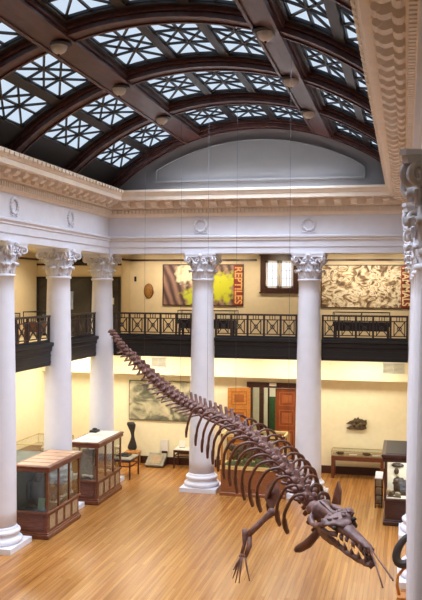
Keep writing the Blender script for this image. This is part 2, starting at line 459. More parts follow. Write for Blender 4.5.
# lunette wall with a raised arched panel
RC, RR = 4.55, 6.79
RB = 6.76           # underside of the long beams
mb = MB()
def arcz(x, R): return RC + math.sqrt(max(R*R-x*x, 0))
poly = [(-5.0, 9.2), (5.0, 9.2)] + [(5.0-10*i/24, arcz(5.0-10*i/24, 7.1)) for i in range(25)]
mb.prism(poly, YB+.2, YB+.4, lambda p, q, t: (p, t, q)); lun = struct('wall_lunette', mb, M['grey'])
def pan(sx, z0, zs, R): return [(-sx, z0), (sx, z0)] + [(sx-2*sx*i/20, min(arcz(sx-2*sx*i/20, R), 99)) for i in range(21)]
mb = MB()
outer = pan(3.32, 9.70, 0, 6.42)
inner = [(x*.975, 9.70+.09+(z-9.70)*.92 if z > 9.71 else z+.07) for x, z in outer]
n = len(outer); vs = []
for y, pl in ((YB+.2, outer), (YB+.08, outer), (YB+.08, inner), (YB+.14, inner)): vs += [(x, y, z) for x, z in pl]
fs = [(r*n+i, r*n+(i+1) % n, (r+1)*n+(i+1) % n, (r+1)*n+i) for r in range(3) for i in range(n)] + [tuple(3*n+i for i in range(n))]
mb.add(vs, fs); mb.build('raised_panel', M['grey'], lun)

# ------------------------------------------------------------------ vault: ribs, beams, coffers, skylights
def arcbox(mb, a0, a1, y0, y1, R0, R1, n=None):
    n = n or max(2, int(abs(a1-a0)/3)); vs = []; fs = []
    for i in range(n+1):
        a = math.radians(a0+(a1-a0)*i/n); s, c = math.sin(a), math.cos(a)
        vs += [(R0*s, y0, RC+R0*c), (R0*s, y1, RC+R0*c), (R1*s, y1, RC+R1*c), (R1*s, y0, RC+R1*c)]
    for i in range(n):
        for k in range(4): fs.append((i*4+k, i*4+(k+1) % 4, i*4+4+(k+1) % 4, i*4+4+k))
    fs.append((0, 3, 2, 1)); fs.append((n*4, n*4+1, n*4+2, n*4+3))
    mb.add(vs, fs)
NB = 6
YT = YB - S*NB       # front end of the vault
shell = MB()
RP = 7.0
PAN = [(-37.6, -30.2), (-28.3, -21.2), (-13.9, -5.7), (-4.1, 4.1), (5.7, 13.9), (21.2, 28.3), (30.2, 37.6)]
for b in range(NB):
    y1 = YB - S*b; y0 = y1 - S
    edges = [-50.0] + [a for p in PAN for a in p] + [50.0]
    for i in range(0, len(edges), 2):
        arcbox(shell, edges[i], edges[i+1], y0, y1, RP-.07, RP+.12)
    for a0, a1 in PAN:
        arcbox(shell, a0, a1, y0, y0+.46, RP-.07, RP+.12, 3); arcbox(shell, a0, a1, y1-.46, y1, RP-.07, RP+.12, 3)
shell.box(-5.4, -5.3, 2.9, YB+.3, 9.2, 10.2); shell.box(5.25, 5.35, 2.9, YB+.3, 9.2, 10.2)
vault = struct('ceiling', shell, M['timber2'])
for k in range(NB+1):
    y = YB - S*k; mb = MB()
    arcbox(mb, -50, 50, y-.20, y+.20, RR, RP-.02, 40)
    arcbox(mb, -50, 50, y-.30, y+.30, RR+.08, RP-.02, 40)
    arcbox(mb, -50, 50, y-.225, y-.15, RR-.03, RR+.05, 40); arcbox(mb, -50, 50, y+.15, y+.225, RR-.03, RR+.05, 40)
    mb.build('rib', M['timber'], vault)
for a in (-17.5, 17.5):
    mb = MB()
    arcbox(mb, a-2.3, a+2.3, YT, YB, RB, RP-.02, 2)
    arcbox(mb, a-2.9, a+2.9, YT, YB, RB+.07, RP-.02, 2)
    arcbox(mb, a-2.5, a-1.9, YT, YB, RB-.035, RB+.04, 2); arcbox(mb, a+1.9, a+2.5, YT, YB, RB-.035, RB+.04, 2)
    mb.build('beam', M['timber'], vault)
wn = 1
for b in range(NB):
    y1 = YB - S*b - .46; y0 = YB - S*(b+1) + .46
    for a0, a1 in PAN:
        pane = MB(); arcbox(pane, a0, a1, y0, y1, RP+.03, RP+.05, 4)
        w = struct('window_%d' % wn, pane, M['pane']); wn += 1
        g = MB()
        P = lambda u, v: (lambda a: (RP*math.sin(a), y0+(y1-y0)*v, RP*math.cos(a)+RC))(math.radians(a0+(a1-a0)*u))
        rad = lambda u: (lambda a: (math.sin(a), 0, math.cos(a)))(math.radians(a0+(a1-a0)*u))
        for u in (0, .5, 1): g.bar(P(u, 0), P(u, 1), .045, .05, rad(u))
        for v in (0, 1/3, 2/3, 1): g.bar(P(0, v), P(.5, v), .04, .05, rad(.25)); g.bar(P(.5, v), P(1, v), .04, .05, rad(.75))
        for i in range(2):
            for j in range(3):
                c, e = .5, float(i)
                a_, b_ = ((c, 1/3), (e, 0)) if j == 0 else ((c, 1/3), (e, 2/3)) if j == 1 else ((c, 2/3), (e, 1))
                g.bar(P(*a_), P(*b_), .04, .045, rad(.5))
                if j == 1: g.bar(P(c, 2/3), P(e, 1/3), .04, .045, rad(.5))
        g.build('glazing_bar', M['iron'], w)

# ceiling lamps at rib and beam crossings
lamp0 = thing('ceiling_lamp', 'x', 'lamp', (0, 0, 0), 'round ceiling lamps under the vault')
mb = MB(); mb.lathe([(.10, .08), (.24, .07), (.25, .04), (.22, .02), (.17, .01)], 20); mb.build('mount', M['iron'], lamp0)
mb = MB(); mb.lathe([(.165, .04), (.165, .0), (.15, -.06), (.11, -.11), (.06, -.14), (.015, -.15)], 20); mb.build('globe', M['lampwhite'], lamp0)
mb = MB(); mb.lathe([(.02, -.14), (.025, -.155), (.015, -.175), (.004, -.185)], 8); mb.build('finial', M['iron'], lamp0)
order = ['farthest from the camera', 'the middle one of three in view', 'nearest to the camera in view']
lamps = [(sx, k) for sx in (-1, 1) for k in (1, 2, 3)]
for i, (sx, k) in enumerate(lamps):
    o = lamp0 if i == 0 else copy_tree(lamp0)
    a = math.radians(17.5*sx); r = RB-.05
    o.location = (r*math.sin(a), YB-S*k, RC+r*math.cos(a))
    o['label'] = 'round opal ceiling lamp under the %s dark beam, %s' % ('left' if sx < 0 else 'right', order[k-1])

# ------------------------------------------------------------------ columns
def leaf(mb, ang, r0, z0, h, wid, curl, th=.02):
    NI, NJ = 10, 6; G = []
    ca, sa = math.cos(ang), math.sin(ang); rad = Vector((ca, sa, 0)); tan = Vector((-sa, ca, 0))
    for i in range(NI+1):
        u = i/NI
        if u < .72:
            r = r0 + .03*u; z = z0 + h*u/.72*.98
        else:
            q = (u-.72)/.28; r = r0 + .022 + curl*math.sin(q*PI*.62); z = z0 + h*.98 + .045*math.sin(q*PI*.9) - .07*q*q
        w = wid*(.62 + .5*math.sin(min(u*1.25, 1)*PI*.75))*(1 + .12*math.cos(u*6*PI))
        if u > .85: w *= 1 - (u-.85)*3.6
        row = []
        for j in range(NJ+1):
            s = j/NJ*2-1
            lift = -.03*abs(s) + .014*math.cos(s*PI*2)
            row.append(Vector((0, 0, z - .02*s*s)) + rad*(r+lift) + tan*(s*w/2))
        G.append(row)
    mb.slab(G, lambda i, j: -rad*th)
def volute(mb, ang, side, r0, z0):
    """spiral scroll in the vertical plane through the diagonal"""
    ca, sa = math.cos(ang), math.sin(ang); rad = Vector((ca, sa, 0)); tan = Vector((-sa, ca, 0)); pts = []; rs = []
    for i in range(7):
        q = i/6; pts.append(rad*(r0-.14+.13*q*q) + Vector((0, 0, z0-.26+.30*q)) + tan*side*(.12*(1-q)+.045)); rs.append(.022+.012*q)
    c = rad*(r0+.065) + Vector((0, 0, z0-.035)) + tan*side*.045
    for i in range(1, 19):
        a = PI*.62 - i*.5; R = .10*(1-i/22)
        pts.append(c + rad*R*math.cos(a) + Vector((0, 0, R*math.sin(a)))); rs.append(.034*(1-i/30))
    mb.tube(pts, rs, 6)
column0 = thing('column', 'x', 'column', (0, 0, 0), 'white columns round the hall')
mb = MB(); mb.box(-.58, .58, -.58, .58, 0, .13); mb.build('plinth', M['white'], column0)
mb = MB()
pr = [(.50, .13)] + [(.50+.06*math.sin(a), .20-.07*math.cos(a)) for a in [PI*i/8 for i in range(9)]] + [(.49, .27), (.465, .30), (.46, .34), (.475, .36)]
pr += [(.465+.04*math.sin(a), .41-.05*math.cos(a)) for a in [PI*i/8 for i in range(9)]] + [(.435, .47), (.435, .50), (.41, .54)]
mb.lathe(pr, 40); mb.build('base', M['white'], column0)
mb = MB(); pr = []
for i in range(17):
    u = i/16; pr.append((.405 - .085*u**1.6, .54 + (ZC-.09-.54)*u))
pr += [(.35, ZC-.075), (.362, ZC-.045), (.35, ZC-.015), (.32, ZC)]
mb.lathe(pr, 40); mb.build('shaft', M['white'], column0)
cap = MB(); cap.lathe([(.315, ZC-.01), (.315, ZC+.30), (.33, ZC+.48), (.38, ZC+.62), (.42, ZC+.66)], 32)
bell = cap.build('capital', M['white'], column0)
mb = MB()
for k in range(8): leaf(mb, 2*PI*k/8, .335, ZC+.0, .25, .25, .11)
for k in range(8): leaf(mb, 2*PI*(k+.5)/8, .345, ZC+.08, .40, .24, .12)
mb.build('acanthus_leaves', M['white'], bell)
mb = MB()
for k in range(4):
    for sd in (-1, 1): volute(mb, PI/4+PI/2*k, sd, .50, ZC+.60)
for k in range(4):
    a = PI/2*k; rad = Vector((math.cos(a), math.sin(a), 0)); tn = Vector((-math.sin(a), math.cos(a), 0))
    mb.blob(rad*.43 + Vector((0, 0, ZC+.70)), .065, 8, 6, .2)
    for sd in (-1, 1):
        pts = [rad*.36 + tn*sd*.17 + Vector((0, 0, ZC+.38))]
        for i in range(10):
            an = PI*.9 - i*.55; R = .07*(1-i/13)
            pts.append(rad*.41 + tn*sd*(.085 - R*math.cos(an)) + Vector((0, 0, ZC+.555 + R*math.sin(an))))
        mb.tube(pts, .022, 5)
mb.build('volute', M['white'], bell)
mb = MB(); out = []
for k in range(4):
    a0 = PI/4 + PI/2*k; a1 = a0 + PI/2
    p0 = Vector((math.cos(a0), math.sin(a0)))*.70; p1 = Vector((math.cos(a1), math.sin(a1)))*.70
    e = (p1-p0).normalized(); am = (a0+a1)/2; nrm = Vector((math.cos(am), math.sin(am)))
    for i in range(9):
        u = i/8; p = p0 + e*.05 + (p1-p0-e*.1)*u; p = p - nrm*.115*math.sin(u*PI)
        out.append((p.x, p.y))
mb.prism(out, ZC+.655, ZC+.72, lambda p, q, t: (p, q, t)); mb.prism([(x*1.04, y*1.04) for x, y in out], ZC+.72, ZC+.768, lambda p, q, t: (p, q, t))
mb.build('abacus', M['white'], bell)
spots = [(-AX, 0, 'tall white column in the far left corner, behind the white-topped glass case'),
         (-AX, 1, 'tall white column on the left between the two wooden glass cases'),
         (-AX, 2, 'white column cut by the left edge, its square base beside the nearest glass case'),
         ('A', 0, 'white back-row column left of the open door, splitting the lizard banner'),
         ('B', 0, 'white back-row column right of the doorway, between window and rib banner'),
         (XR, 0, 'far right corner column, mostly hidden behind the nearer right-hand columns'),
         (XR, 1, 'right-hand column whose base shows just past the tall dark glass case'),
         (XR, 2, 'right-hand column whose white base stands behind the dark oval ring'),
         (XR, 3, 'right-hand column whose pale shaft runs down the right edge to the bottom'),
         (XR, 4, 'right-hand column second nearest, only its ornate capital shows at the right edge'),
         (XR, 5, 'nearest right-hand column, its large leafy capital topmost of the stack at right edge')]
for i, (x, k, lab) in enumerate(spots):
    o = column0 if i == 0 else copy_tree(column0)
    X = {'A': -1.675, 'B': 1.675}.get(x, x)
    o.location = (X, YB-S*k if k < 5 else 7.40, 0); o['label'] = lab

# ------------------------------------------------------------------ gallery fascias and railings
def railing(L, npan):
    """local: along x from 0 to L, front towards -y"""
    fas = MB()
    pf = [(0, 4.14), (-.06, 4.14), (-.06, 4.52), (-.10, 4.56), (-.10, 4.66), (-.16, 4.70), (-.16, 4.78), (-.04, 4.80), (-.04, 4.86), (0, 4.86)]
    fas.prism(pf, 0, L, lambda p, q, t: (t, p, q))
    fas.box(0, L, -.075, -.05, 4.22, 4.26); fas.box(0, L, -.075, -.05, 4.40, 4.44)
    top = MB(); top.box(0, L, -.06, .03, 5.485, 5.54); top.box(.0, L, -.035, .005, 5.345, 5.375); top.box(0, L, -.035, .005, 4.90, 4.93)
    post = []
    w = L/npan; lat = MB()
    for i in range(npan+1):
        p = MB(); x = i*w; x = min(max(x, .03), L-.03); p.box(x-.03, x+.03, -.045, .015, 4.84, 5.49); post.append(p)
    for i in range(npan):
        x0, x1 = i*w+.1, (i+1)*w-.1
        lat.bar((x0, -.015, 4.93), (x1, -.015, 5.35), .028, .028); lat.bar((x1, -.012, 4.93), (x0, -.012, 5.35), .028, .028)
        xm, zm = (x0+x1)/2, 5.14
        lat.tube([(xm+.06*math.cos(2*PI*k/12), -.014, zm+.06*math.sin(2*PI*k/12)) for k in range(13)], .014, 5)
        for x in (x0, x1): lat.box(x-.013, x+.013, -.03, 0, 4.92, 5.36)
        for q in range(1, 4): xx = x0+(x1-x0)*q/4; lat.box(xx-.01, xx+.01, -.025, 0, 5.37, 5.49)
    return fas, top, post, lat
def put_railing(loc, rotz, L, npan, lab):
    t = thing('gallery_railing', lab, 'railing', loc, 'dark railings along the gallery edge', rotz)
    fas, top, post, lat = railing(L, npan)
    fas.build('fascia', M['black'], t); top.build('rail', M['rail'], t); lat.build('lattice', M['rail'], t)
    for p in post: p.build('post', M['rail'], t)
yr = YB + .13
g = .375
put_railing((-AX+g, yr, 0), 0, 3.355-2*g, 5, 'dark lattice railing of the back gallery, above the tail tip')
put_railing((-1.675+g, yr, 0), 0, 3.35-2*g, 5, 'dark lattice railing of the back gallery, above the open door')
put_railing((1.675+g, yr, 0), 0, XR-1.675-2*g, 5, 'dark lattice railing of the back gallery, under the rib banner')
put_railing((-AX-.13, YB-S+g, 0), PI/2, S-2*g, 4, 'dark lattice railing on the left, far bay next to corner column')
put_railing((-AX-.13, YB-2*S+g, 0), PI/2, S-2*g, 4, 'dark lattice railing on the left, nearer bay at the left edge')

# the same fascia carries on along both galleries nearer than the columns in view
mb = MB()
for x0, x1, y1 in ((-AX-.19, -AX-.12, YB-2*S-.4), (XR+.12, XR+.19, YB)):
    mb.box(x0, x1, YF, y1, 4.14, 4.86); mb.box(x0-.05, x1+.05, YF, y1, 4.68, 4.78); mb.box(x0, x1, YF, y1, 5.485, 5.54)
    y = YF+.1
    while y < y1: mb.box(x0+.02, x1-.01, y, y+.05, 4.86, 5.49); y += .62
struct('trim_5', mb, M['black'])

# ------------------------------------------------------------------ window, banners and wall objects of the gallery
w = thing('window_%d' % wn, None, None, (.265, WY, 6.19)); w['kind'] = 'structure'
mb = MB()
for (x0, x1, z0, z1) in ((-.665, -.49, 0, 1.32), (.49, .665, 0, 1.32), (-.49, .49, 1.12, 1.32), (-.49, .49, 0, .17)): mb.box(x0, x1, -.10, .0, z0, z1)
mb.box(-.70, .70, -.14, 0, 1.29, 1.34); mb.box(-.70, .70, -.15, 0, -.02, .03)
mb.build('frame', M['mahog2'], w)
for sx in (-1, 1):
    mb = MB(); x0, x1 = (-.48, -.02) if sx < 0 else (.02, .48)
    for (a, b_, c, d) in ((x0, x0+.07, .17, 1.12), (x1-.07, x1, .17, 1.12), (x0, x1, .17, .24), (x0, x1, 1.05, 1.12)): mb.box(a, b_, -.07, -.02, c, d)
    s = mb.build('sash', M['white'], w)
    mb = MB(); mb.box(x0+.07, x1-.07, -.035, -.03, .24, 1.05); mb.build('pane', M['daypane'], s)
    mb = MB()
    for q in (.33, .66): mb.box(x0+.07, x1-.07, -.045, -.036, .24+.81*q-.008, .24+.81*q+.008)
    mb.box((x0+x1)/2-.008, (x0+x1)/2+.008, -.045, -.036, .24, 1.05); mb.build('glazing_bar', M['vent'], s)

def banner(name, label, x0, x1, z0, z1, mat, word, strip, tmat, size, group=None):
    t = thing(name, label, 'banner', ((x0+x1)/2, WY-.012, (z0+z1)/2), group)
    hx, hz = (x1-x0)/2, (z1-z0)/2
    mb = MB(); mb.box(-hx, hx-strip, -.035, 0, -hz, hz); mb.build('print', mat, t)
    mb = MB(); mb.box(hx-strip, hx, -.035, 0, -hz, hz); mb.build('title_strip', M['red'], t)
    mb = MB(); mb.box(-hx-.03, hx+.03, -.05, 0, hz, hz+.03); mb.box(-hx-.03, hx+.03, -.05, 0, -hz-.03, -hz)
    mb.box(-hx-.03, -hx, -.05, 0, -hz, hz); mb.box(hx, hx+.03, -.05, 0, -hz, hz); mb.build('edge', M['mahog2'], t)
    cu = D.curves.new('lettering', 'FONT'); cu.body = word; cu.size = size; cu.align_x = 'CENTER'; cu.align_y = 'CENTER'; cu.extrude = .004; cu.offset = .008
    tx = D.objects.new('lettering', cu); COL.objects.link(tx); cu.materials.append(tmat)
    bpy.context.view_layer.update()
    wd = tx.dimensions.x
    me = D.meshes.new_from_object(tx.evaluated_get(bpy.context.evaluated_depsgraph_get())); D.objects.remove(tx)
    o = D.objects.new('lettering', me); COL.objects.link(o); o.parent = t
    sc = (2*hz-.12)/wd
    o.matrix_local = Matrix(((0, 1, 0, hx-strip/2), (0, 0, -1, -.04), (-1, 0, 0, 0), (0, 0, 0, 1))) @ Matrix.Diagonal((sc, 1.25*strip/.32, 1, 1))
    return t
banner('wall_banner', 'wide purple and lime green banner reading REPTILES beside the gallery window', -3.93, -1.04, 5.74, 7.16, M['reptile'], 'REPTILES', .32, M['orange_text'], .3)
banner('wall_banner', 'wide tan and white bone banner reading MAMMALS at right on the gallery wall', 1.73, 4.69, 5.72, 7.14, M['mammal'], 'MAMMALS', .30, M['cream_text'], .3)

mb = MB(); mb.blob((0, -.05, 0), (.165, .09, .25), 16, 10)
t = thing('tortoise_shell', 'small oval tan shell hung on gallery wall left of the REPTILES banner', 'shell', (-4.49, WY, 6.23)); mb.build('carapace', M['shell'], t)
mb = MB(); mb.blob((0, -.03, 0), (.185, .03, .27), 16, 8); mb.build('rim', M['mahog'], t)
mb = MB(); mb.bevbox(-.04, .04, -.04, 0, -.09, .09, .01)
tag(mb.build('wall_sensor', M['black']), 'tiny dark sensor box on gallery wall beside the dark screen', 'sensor').location = (-5.0, WY, 6.66)
# dark glazed screen at the end of the left gallery
t = thing('glazed_screen', 'dark glazed screen at the end of the left gallery, behind the left columns', 'screen', (-6.8, 28.0, ZG))
mb = MB(); mb.box(-1.55, 1.5, -.03, 0, 0, 2.05); mb.build('panel', M['glass_streaks'], t)
for x in (-1.6, -.6, .45, 1.5):
    mb = MB(); mb.box(x, x+.08, -.07, 0, 0, 2.1); mb.build('post', M['black'], t)
mb = MB(); mb.box(-1.6, 1.58, -.08, 0, 2.05, 2.12); mb.build('head_rail', M['black'], t)
mb = MB(); mb.box(-.35, -.2, -.06, -.032, .95, 1.6); tag(mb.build('picture', plain('pale_blue_picture', srgb(150, 166, 190), .5, .1), t), 'pale blue picture')
mb = MB(); mb.box(1.2, 1.34, -.06, -.032, 1.15, 1.38); tag(mb.build('notice', M['paper'], t), 'white notice')
# bust on a bracket over the screen
t = thing('bracket_ornament', 'small dark stepped ornament on the ledge above the left gallery screen', 'ornament', (-6.72, 27.9, 7.19))
mb = MB(); mb.box(-.22, .22, -.12, .1, -.0, .05); mb.build('base', M['black'], t)
mb = MB(); mb.lathe([(.15, .05), (.14, .12), (.08, .18), (.1, .26), (.06, .33), (.01, .36)], 12); mb.build('figure', M['black'], t)

# glass-topped cases standing in the galleries
def gallery_case(loc, L, lab, rotz=0, mat='black', wood='black'):
    t = thing('gallery_case', lab, 'display case', loc, 'low display cases along the gallery', rotz)
    h = 1.0
    mb = MB(); mb.box(-L/2, L/2, 0, .55, .55, .66); mb.box(-L/2+.03, L/2-.03, .03, .52, .40, .55); mb.build('table', M[wood], t)
    for sx in (-1, 1):
        for sy in (0, 1):
            p = MB(); x = sx*(L/2-.06); y = .05 + .45*sy; p.box(x-.035, x+.035, y-.035, y+.035, 0, .41); p.build('leg', M[wood], t)
    mb = MB()
    for z in (.66, h-.02):
        for y in (.0, .53): mb.box(-L/2, L/2, y, y+.02, z, z+.025)
        for x in (-L/2, L/2-.02): mb.box(x, x+.02, 0, .55, z, z+.025)
    for x in (-L/2, -.01, L/2-.02):
        for y in (0, .53): mb.box(x, x+.02, y, y+.02, .66, h)
    mb.build('frame', M['black'], t)
    mb = MB(); mb.box(-L/2+.02, L/2-.02, .004, .008, .69, h-.03); mb.box(-L/2+.02, L/2-.02, .02, .53, h-.015, h-.008); mb.build('glass_pane', M['glass'], t)
    mb = MB(); mb.box(-L/2+.04, L/2-.04, .05, .5, .67, .70); mb.build('tray', M['tan'], t)
gallery_case((-1.85, 26.8, ZG), 1.95, 'dark glass case behind the back railing, below the REPTILES banner')
gallery_case((3.18, 26.8, ZG), 1.78, 'dark glass case behind the back railing, below the MAMMALS banner')
gallery_case((-5.9, 23.9, ZG), 2.2, 'reddish wooden glass case behind the far left railing', PI/2, wood='mahog')
gallery_case((-5.9, 20.4, ZG), 2.2, 'reddish wooden glass case behind the nearer left railing', PI/2, wood='mahog')

# ------------------------------------------------------------------ lower wall: poster, vents, door, fossil fish
t = thing('wall_poster', 'large pale rock-texture poster on the lower back wall behind the tail', 'poster', (-4.045, WY-.012, 2.28))
mb = MB(); mb.box(-1.145, 1.145, -.04, 0, -.70, .70); mb.build('print', M['poster'], t)
mb = MB(); mb.box(-1.16, 1.16, -.045, 0, .70, .715); mb.box(-1.16, 1.16, -.045, 0, -.715, -.70); mb.box(-1.16, -1.145, -.045, 0, -.7, .7); mb.box(1.145, 1.16, -.045, 0, -.7, .7); mb.build('edge', M['black'], t)
for x, lab, L in ((-3.95, 'louvred white vent on the bulkhead behind the skeleton tail', .55), (4.17, 'louvred white vent on the bulkhead at the far right', .7)):
    t = thing('wall_vent', lab, 'vent', (x, WY-.5, 3.72), 'vents in the bulkhead')
    mb = MB(); hx, hz = L/2, .17
    mb.box(-hx, hx, -.03, 0, hz-.03, hz); mb.box(-hx, hx, -.03, 0, -hz, -hz+.03)
    for q in (-hx, -.015, hx-.03): mb.box(q, q+.03, -.03, 0, -hz, hz)
    mb.build('frame', M['vent'], t)
    mb = MB()
    for i in range(7):
        z = -hz+.05+i*.04; mb.bar((-hx+.02, -.012, z), (hx-.02, -.012, z), .02, .012)
    mb.build('louvre', plain('grey_louvre', srgb(84, 84, 90), .5), t)
# door
d = thing('door_1', None, None, (.12, WY, 0)); d['kind'] = 'structure'
mb = MB()
mb.box(-.92, -.80, -.06, .22, 0, 2.93); mb.box(.82, .96, -.06, .22, 0, 2.93); mb.box(-.98, 1.0, -.08, .22, 2.88, 3.06); mb.build('frame', M['mahog2'], d)
def leafpanel(W_, H, mat):
    a = MB(); a.box(0, W_, -.025, .025, .02, H)
    p = MB()
    rows = [(.16, .72), (.86, 1.42), (1.56, 2.12), (2.26, H-.12)]
    for z0, z1 in rows:
        for y in (-.032, .025):
            x0, x1 = .13, W_-.13
            p.box(x0, x1, y, y+.007, z0, z0+.03); p.box(x0, x1, y, y+.007, z1-.03, z1); p.box(x0, x0+.03, y, y+.007, z0, z1); p.box(x1-.03, x1, y, y+.007, z0, z1)
            p.bevbox(x0+.1, x1-.1, y-.002, y+.009, z0+.1, z1-.1, .004)
    return a, p
for nm, loc, rz, mat in (('right', (.03, -.0, 0), 0, M['door']), ('left', (-.84, -.10, 0), PI+.25, M['oak'])):  # left leaf's lit orange look is put into its oak colour
    a, p = leafpanel(.80, 2.86, mat)
    e = a.build('leaf', mat, d); e.location = loc; e.rotation_euler = (0, 0, rz)
    p.build('panel', M['doormould'] if nm == 'right' else M['oakdark'], e)
    h = MB(); h.lathe([(.02, 0), (.02, .04), (.035, .05), (.035, .08), (.01, .09)], 10, M=Matrix.Translation((.07 if nm == 'right' else .74, -.025, 1.05)) @ Matrix.Rotation(PI/2, 4, 'X')); h.build('handle', M['brass'], e)
# room beyond the door
mb = MB(); mb.box(-2.2, 2.6, WY+3.3, WY+3.5, 0, 3.6); struct('wall_far_room', mb, M['mirror'])
mb = MB(); mb.box(-2.2, -2.0, WY+.2, WY+3.3, 0, 3.6); struct('wall_far_room_left', mb, M['mirror'])
mb = MB(); mb.box(2.4, 2.6, WY+.2, WY+3.3, 0, 3.6); struct('wall_far_room_right', mb, M['mirror'])
mb = MB(); mb.box(-2.2, 2.6, WY+.2, WY+3.5, 3.4, 3.6); struct('ceiling_far_room', mb, M['mirror'])
t = thing('standing_screen', 'green panel with dark frame standing in the room beyond the doorway', 'screen', (-.15, 30.6, 0))
mb = MB(); mb.box(-.18, .22, 0, .04, 1.1, 2.35); mb.build('green_panel', M['green'], t)
mb = MB(); mb.box(-.24, -.18, -.02, .06, 0, 2.9); mb.box(.22, .28, -.02, .06, 0, 2.4); mb.build('frame', M['mahog2'], t)
t = thing('dark_post', 'dark wooden post seen through the open doorway, left of the green panel', 'post', (-.72, 31.2, 0))
mb = MB(); mb.box(-.08, .08, -.08, .08, 0, 3.2); mb.build('shaft', M['mahog2'], t); mb = MB(); mb.box(-.12, .12, -.12, .12, 0, .2); mb.build('base', M['mahog2'], t)
t = thing('dark_bench', 'dark low bench on the floor of the room beyond the doorway', 'bench', (-.35, 30.0, 0))
mb = MB(); mb.box(-.5, .6, -.1, .3, .85, .95); mb.build('seat', M['black'], t)
for x in (-.45, .5):
    mb = MB(); mb.box(x, x+.06, -.08, .28, 0, .85); mb.build('leg', M['black'], t)
mb = MB(); mb.box(-.12, .12, -.05, 0, -.05, .05)
tag(mb.build('sign_plate', M['paper']), 'small white plate above the doorway', 'sign').location = (.07, WY-.08, 3.0)
# fossil fish head
t = thing('fish_fossil', 'brown fossil fish head with open jaws on the lower right wall', 'fossil', (2.95, WY, 1.76))
out = [(-.35, -.02), (-.22, .07), (-.12, .10), (-.06, .18), (.0, .15), (.05, .22), (.09, .15), (.18, .15), (.26, .11), (.33, .13), (.35, .02), (.31, -.05), (.34, -.16), (.22, -.21),
       (.05, -.21), (-.10, -.20), (-.25, -.22), (-.34, -.17), (-.22, -.10), (-.14, -.06), (-.2, -.03)]
mb = MB(); mb.prism(out, -.09, 0, lambda p, q, t_: (p, t_, q)); mb.build('skull', M['fish'], t)
mb = MB()
for i in range(14): mb.blob((random.uniform(-.1, .3), -.09, random.uniform(-.16, .1)), (.07, .04, .05), 8, 5, .3)
mb.build('scale_relief', M['fish'], t)
mb = MB(); mb.prism([(-.33, -.04), (-.2, -.02), (-.13, -.06), (-.22, -.10), (-.33, -.14), (-.26, -.09)], -.05, -.005, lambda p, q, t_: (p, t_, q)); tag(mb.build('mouth_lining', M['paper'], t), 'pale mouth interior')

# ------------------------------------------------------------------ big wooden display cases
def wood_case(name, label, loc, W_, L, H, ledge, topmat, npan, nbay, wood, glassm, inside=None, toph=.06):
    """local: x 0..W_, y 0..L (front end at y=0), group of a museum case"""
    t = thing(name, label, 'display case', loc, 'tall wooden glass cases between the columns')
    wm = M[wood]
    mb = MB(); mb.bevbox(.05, W_-.05, .05, L-.05, .10, ledge-.05, .01); mb.build('cabinet', wm, t)
    mb = MB(); mb.bevbox(0, W_, 0, L, 0, .12, .02); mb.bevbox(.02, W_-.02, .02, L-.02, .12, .16, .012); mb.build('plinth', wm, t)
    mb = MB(); mb.bevbox(.01, W_-.01, .01, L-.01, ledge-.06, ledge, .012); mb.build('ledge', wm, t)
    w = (L-.2)/npan
    for i in range(npan):                                # small framed panels along both sides
        for x in (.05, W_-.05):
            mb = MB(); y0 = .1+i*w+.08; y1 = .1+(i+1)*w-.08; s = 1 if x > .1 else -1
            mb.bevbox(min(x, x+.012*s), max(x, x+.012*s), y0, y1, .22, ledge-.11, .004)
            mb.build('side_panel', M['tan'], t)
    mb = MB()
    for (x0, x1, z0, z1) in ((.14, W_-.14, .22, .25), (.14, W_-.14, ledge-.14, ledge-.11), (.14, .17, .22, ledge-.11), (W_-.17, W_-.14, .22, ledge-.11)): mb.box(x0, x1, .035, .05, z0, z1)
    mb.build('end_panel', wm, t)
    ys = [.05 + (L-.1)*i/nbay for i in range(nbay+1)]
    for x in (.03, W_-.08):
        for y in ys:
            mb = MB(); yy = min(max(y-.025, .03), L-.08); mb.box(x, x+.05, yy, yy+.05, ledge, H-toph); mb.build('post', wm, t)
    mb = MB(); mb.bevbox(-.02, W_+.02, -.02, L+.02, H-toph-.10, H-toph, .015); mb.build('cornice', wm, t)
    mb = MB(); mb.bevbox(-.04, W_+.04, -.04, L+.04, H-toph, H-.012, .02); mb.build('top_frame', wm, t)
    mb = MB(); mb.box(.06, W_-.06, .06, L-.06, H-.012, H); mb.build('top_panel', M[topmat], t)
    for i in range(nbay):
        for x in (.05, W_-.054):
            mb = MB(); mb.box(x, x+.004, ys[i]+.03, ys[i+1]-.03, ledge, H-toph-.1); mb.build('glass_pane', M[glassm], t)
    for y in (.05, L-.054):
        mb = MB(); mb.box(.08, W_-.08, y, y+.004, ledge, H-toph-.1); mb.build('glass_pane', M[glassm], t)
    return t
ca = wood_case('display_case', 'nearest wooden glass case on the left, holding a dark specimen, slatted pinkish top', (-5.06, 19.38, 0), .97, 2.16, 1.84, .68, 'slat', 4, 3, 'mahog', 'darkglass')
mb = MB()
for i in range(1, 5): mb.box(.06, .91, 2.16*i/5-.012, 2.16*i/5+.012, 1.84, 1.85)
mb.build('top_batten', M['slat'], ca)
mb = MB(); mb.box(.09, .10, .08, 2.08, .68, 1.66); mb.box(.09, .88, .08, 2.08, .681, .69); mb.build('darkening_sheet', M['darkening_sheet'], ca)  # added dark sheets that make the case inside look dim
cb = wood_case('display_case', 'wooden glass case on the left with papers on top, just before the corner column', (-5.02, 22.86, 0), .93, 2.12, 1.82, .70, 'paper', 4, 3, 'mahog', 'glass')
cc = wood_case('display_case', 'dark tall glass case at right holding black specimens on white shelves', (4.0, 22.80, 0), .92, 2.15, 1.93, .72, 'black', 4, 3, 'mahog2', 'glass', toph=.12)
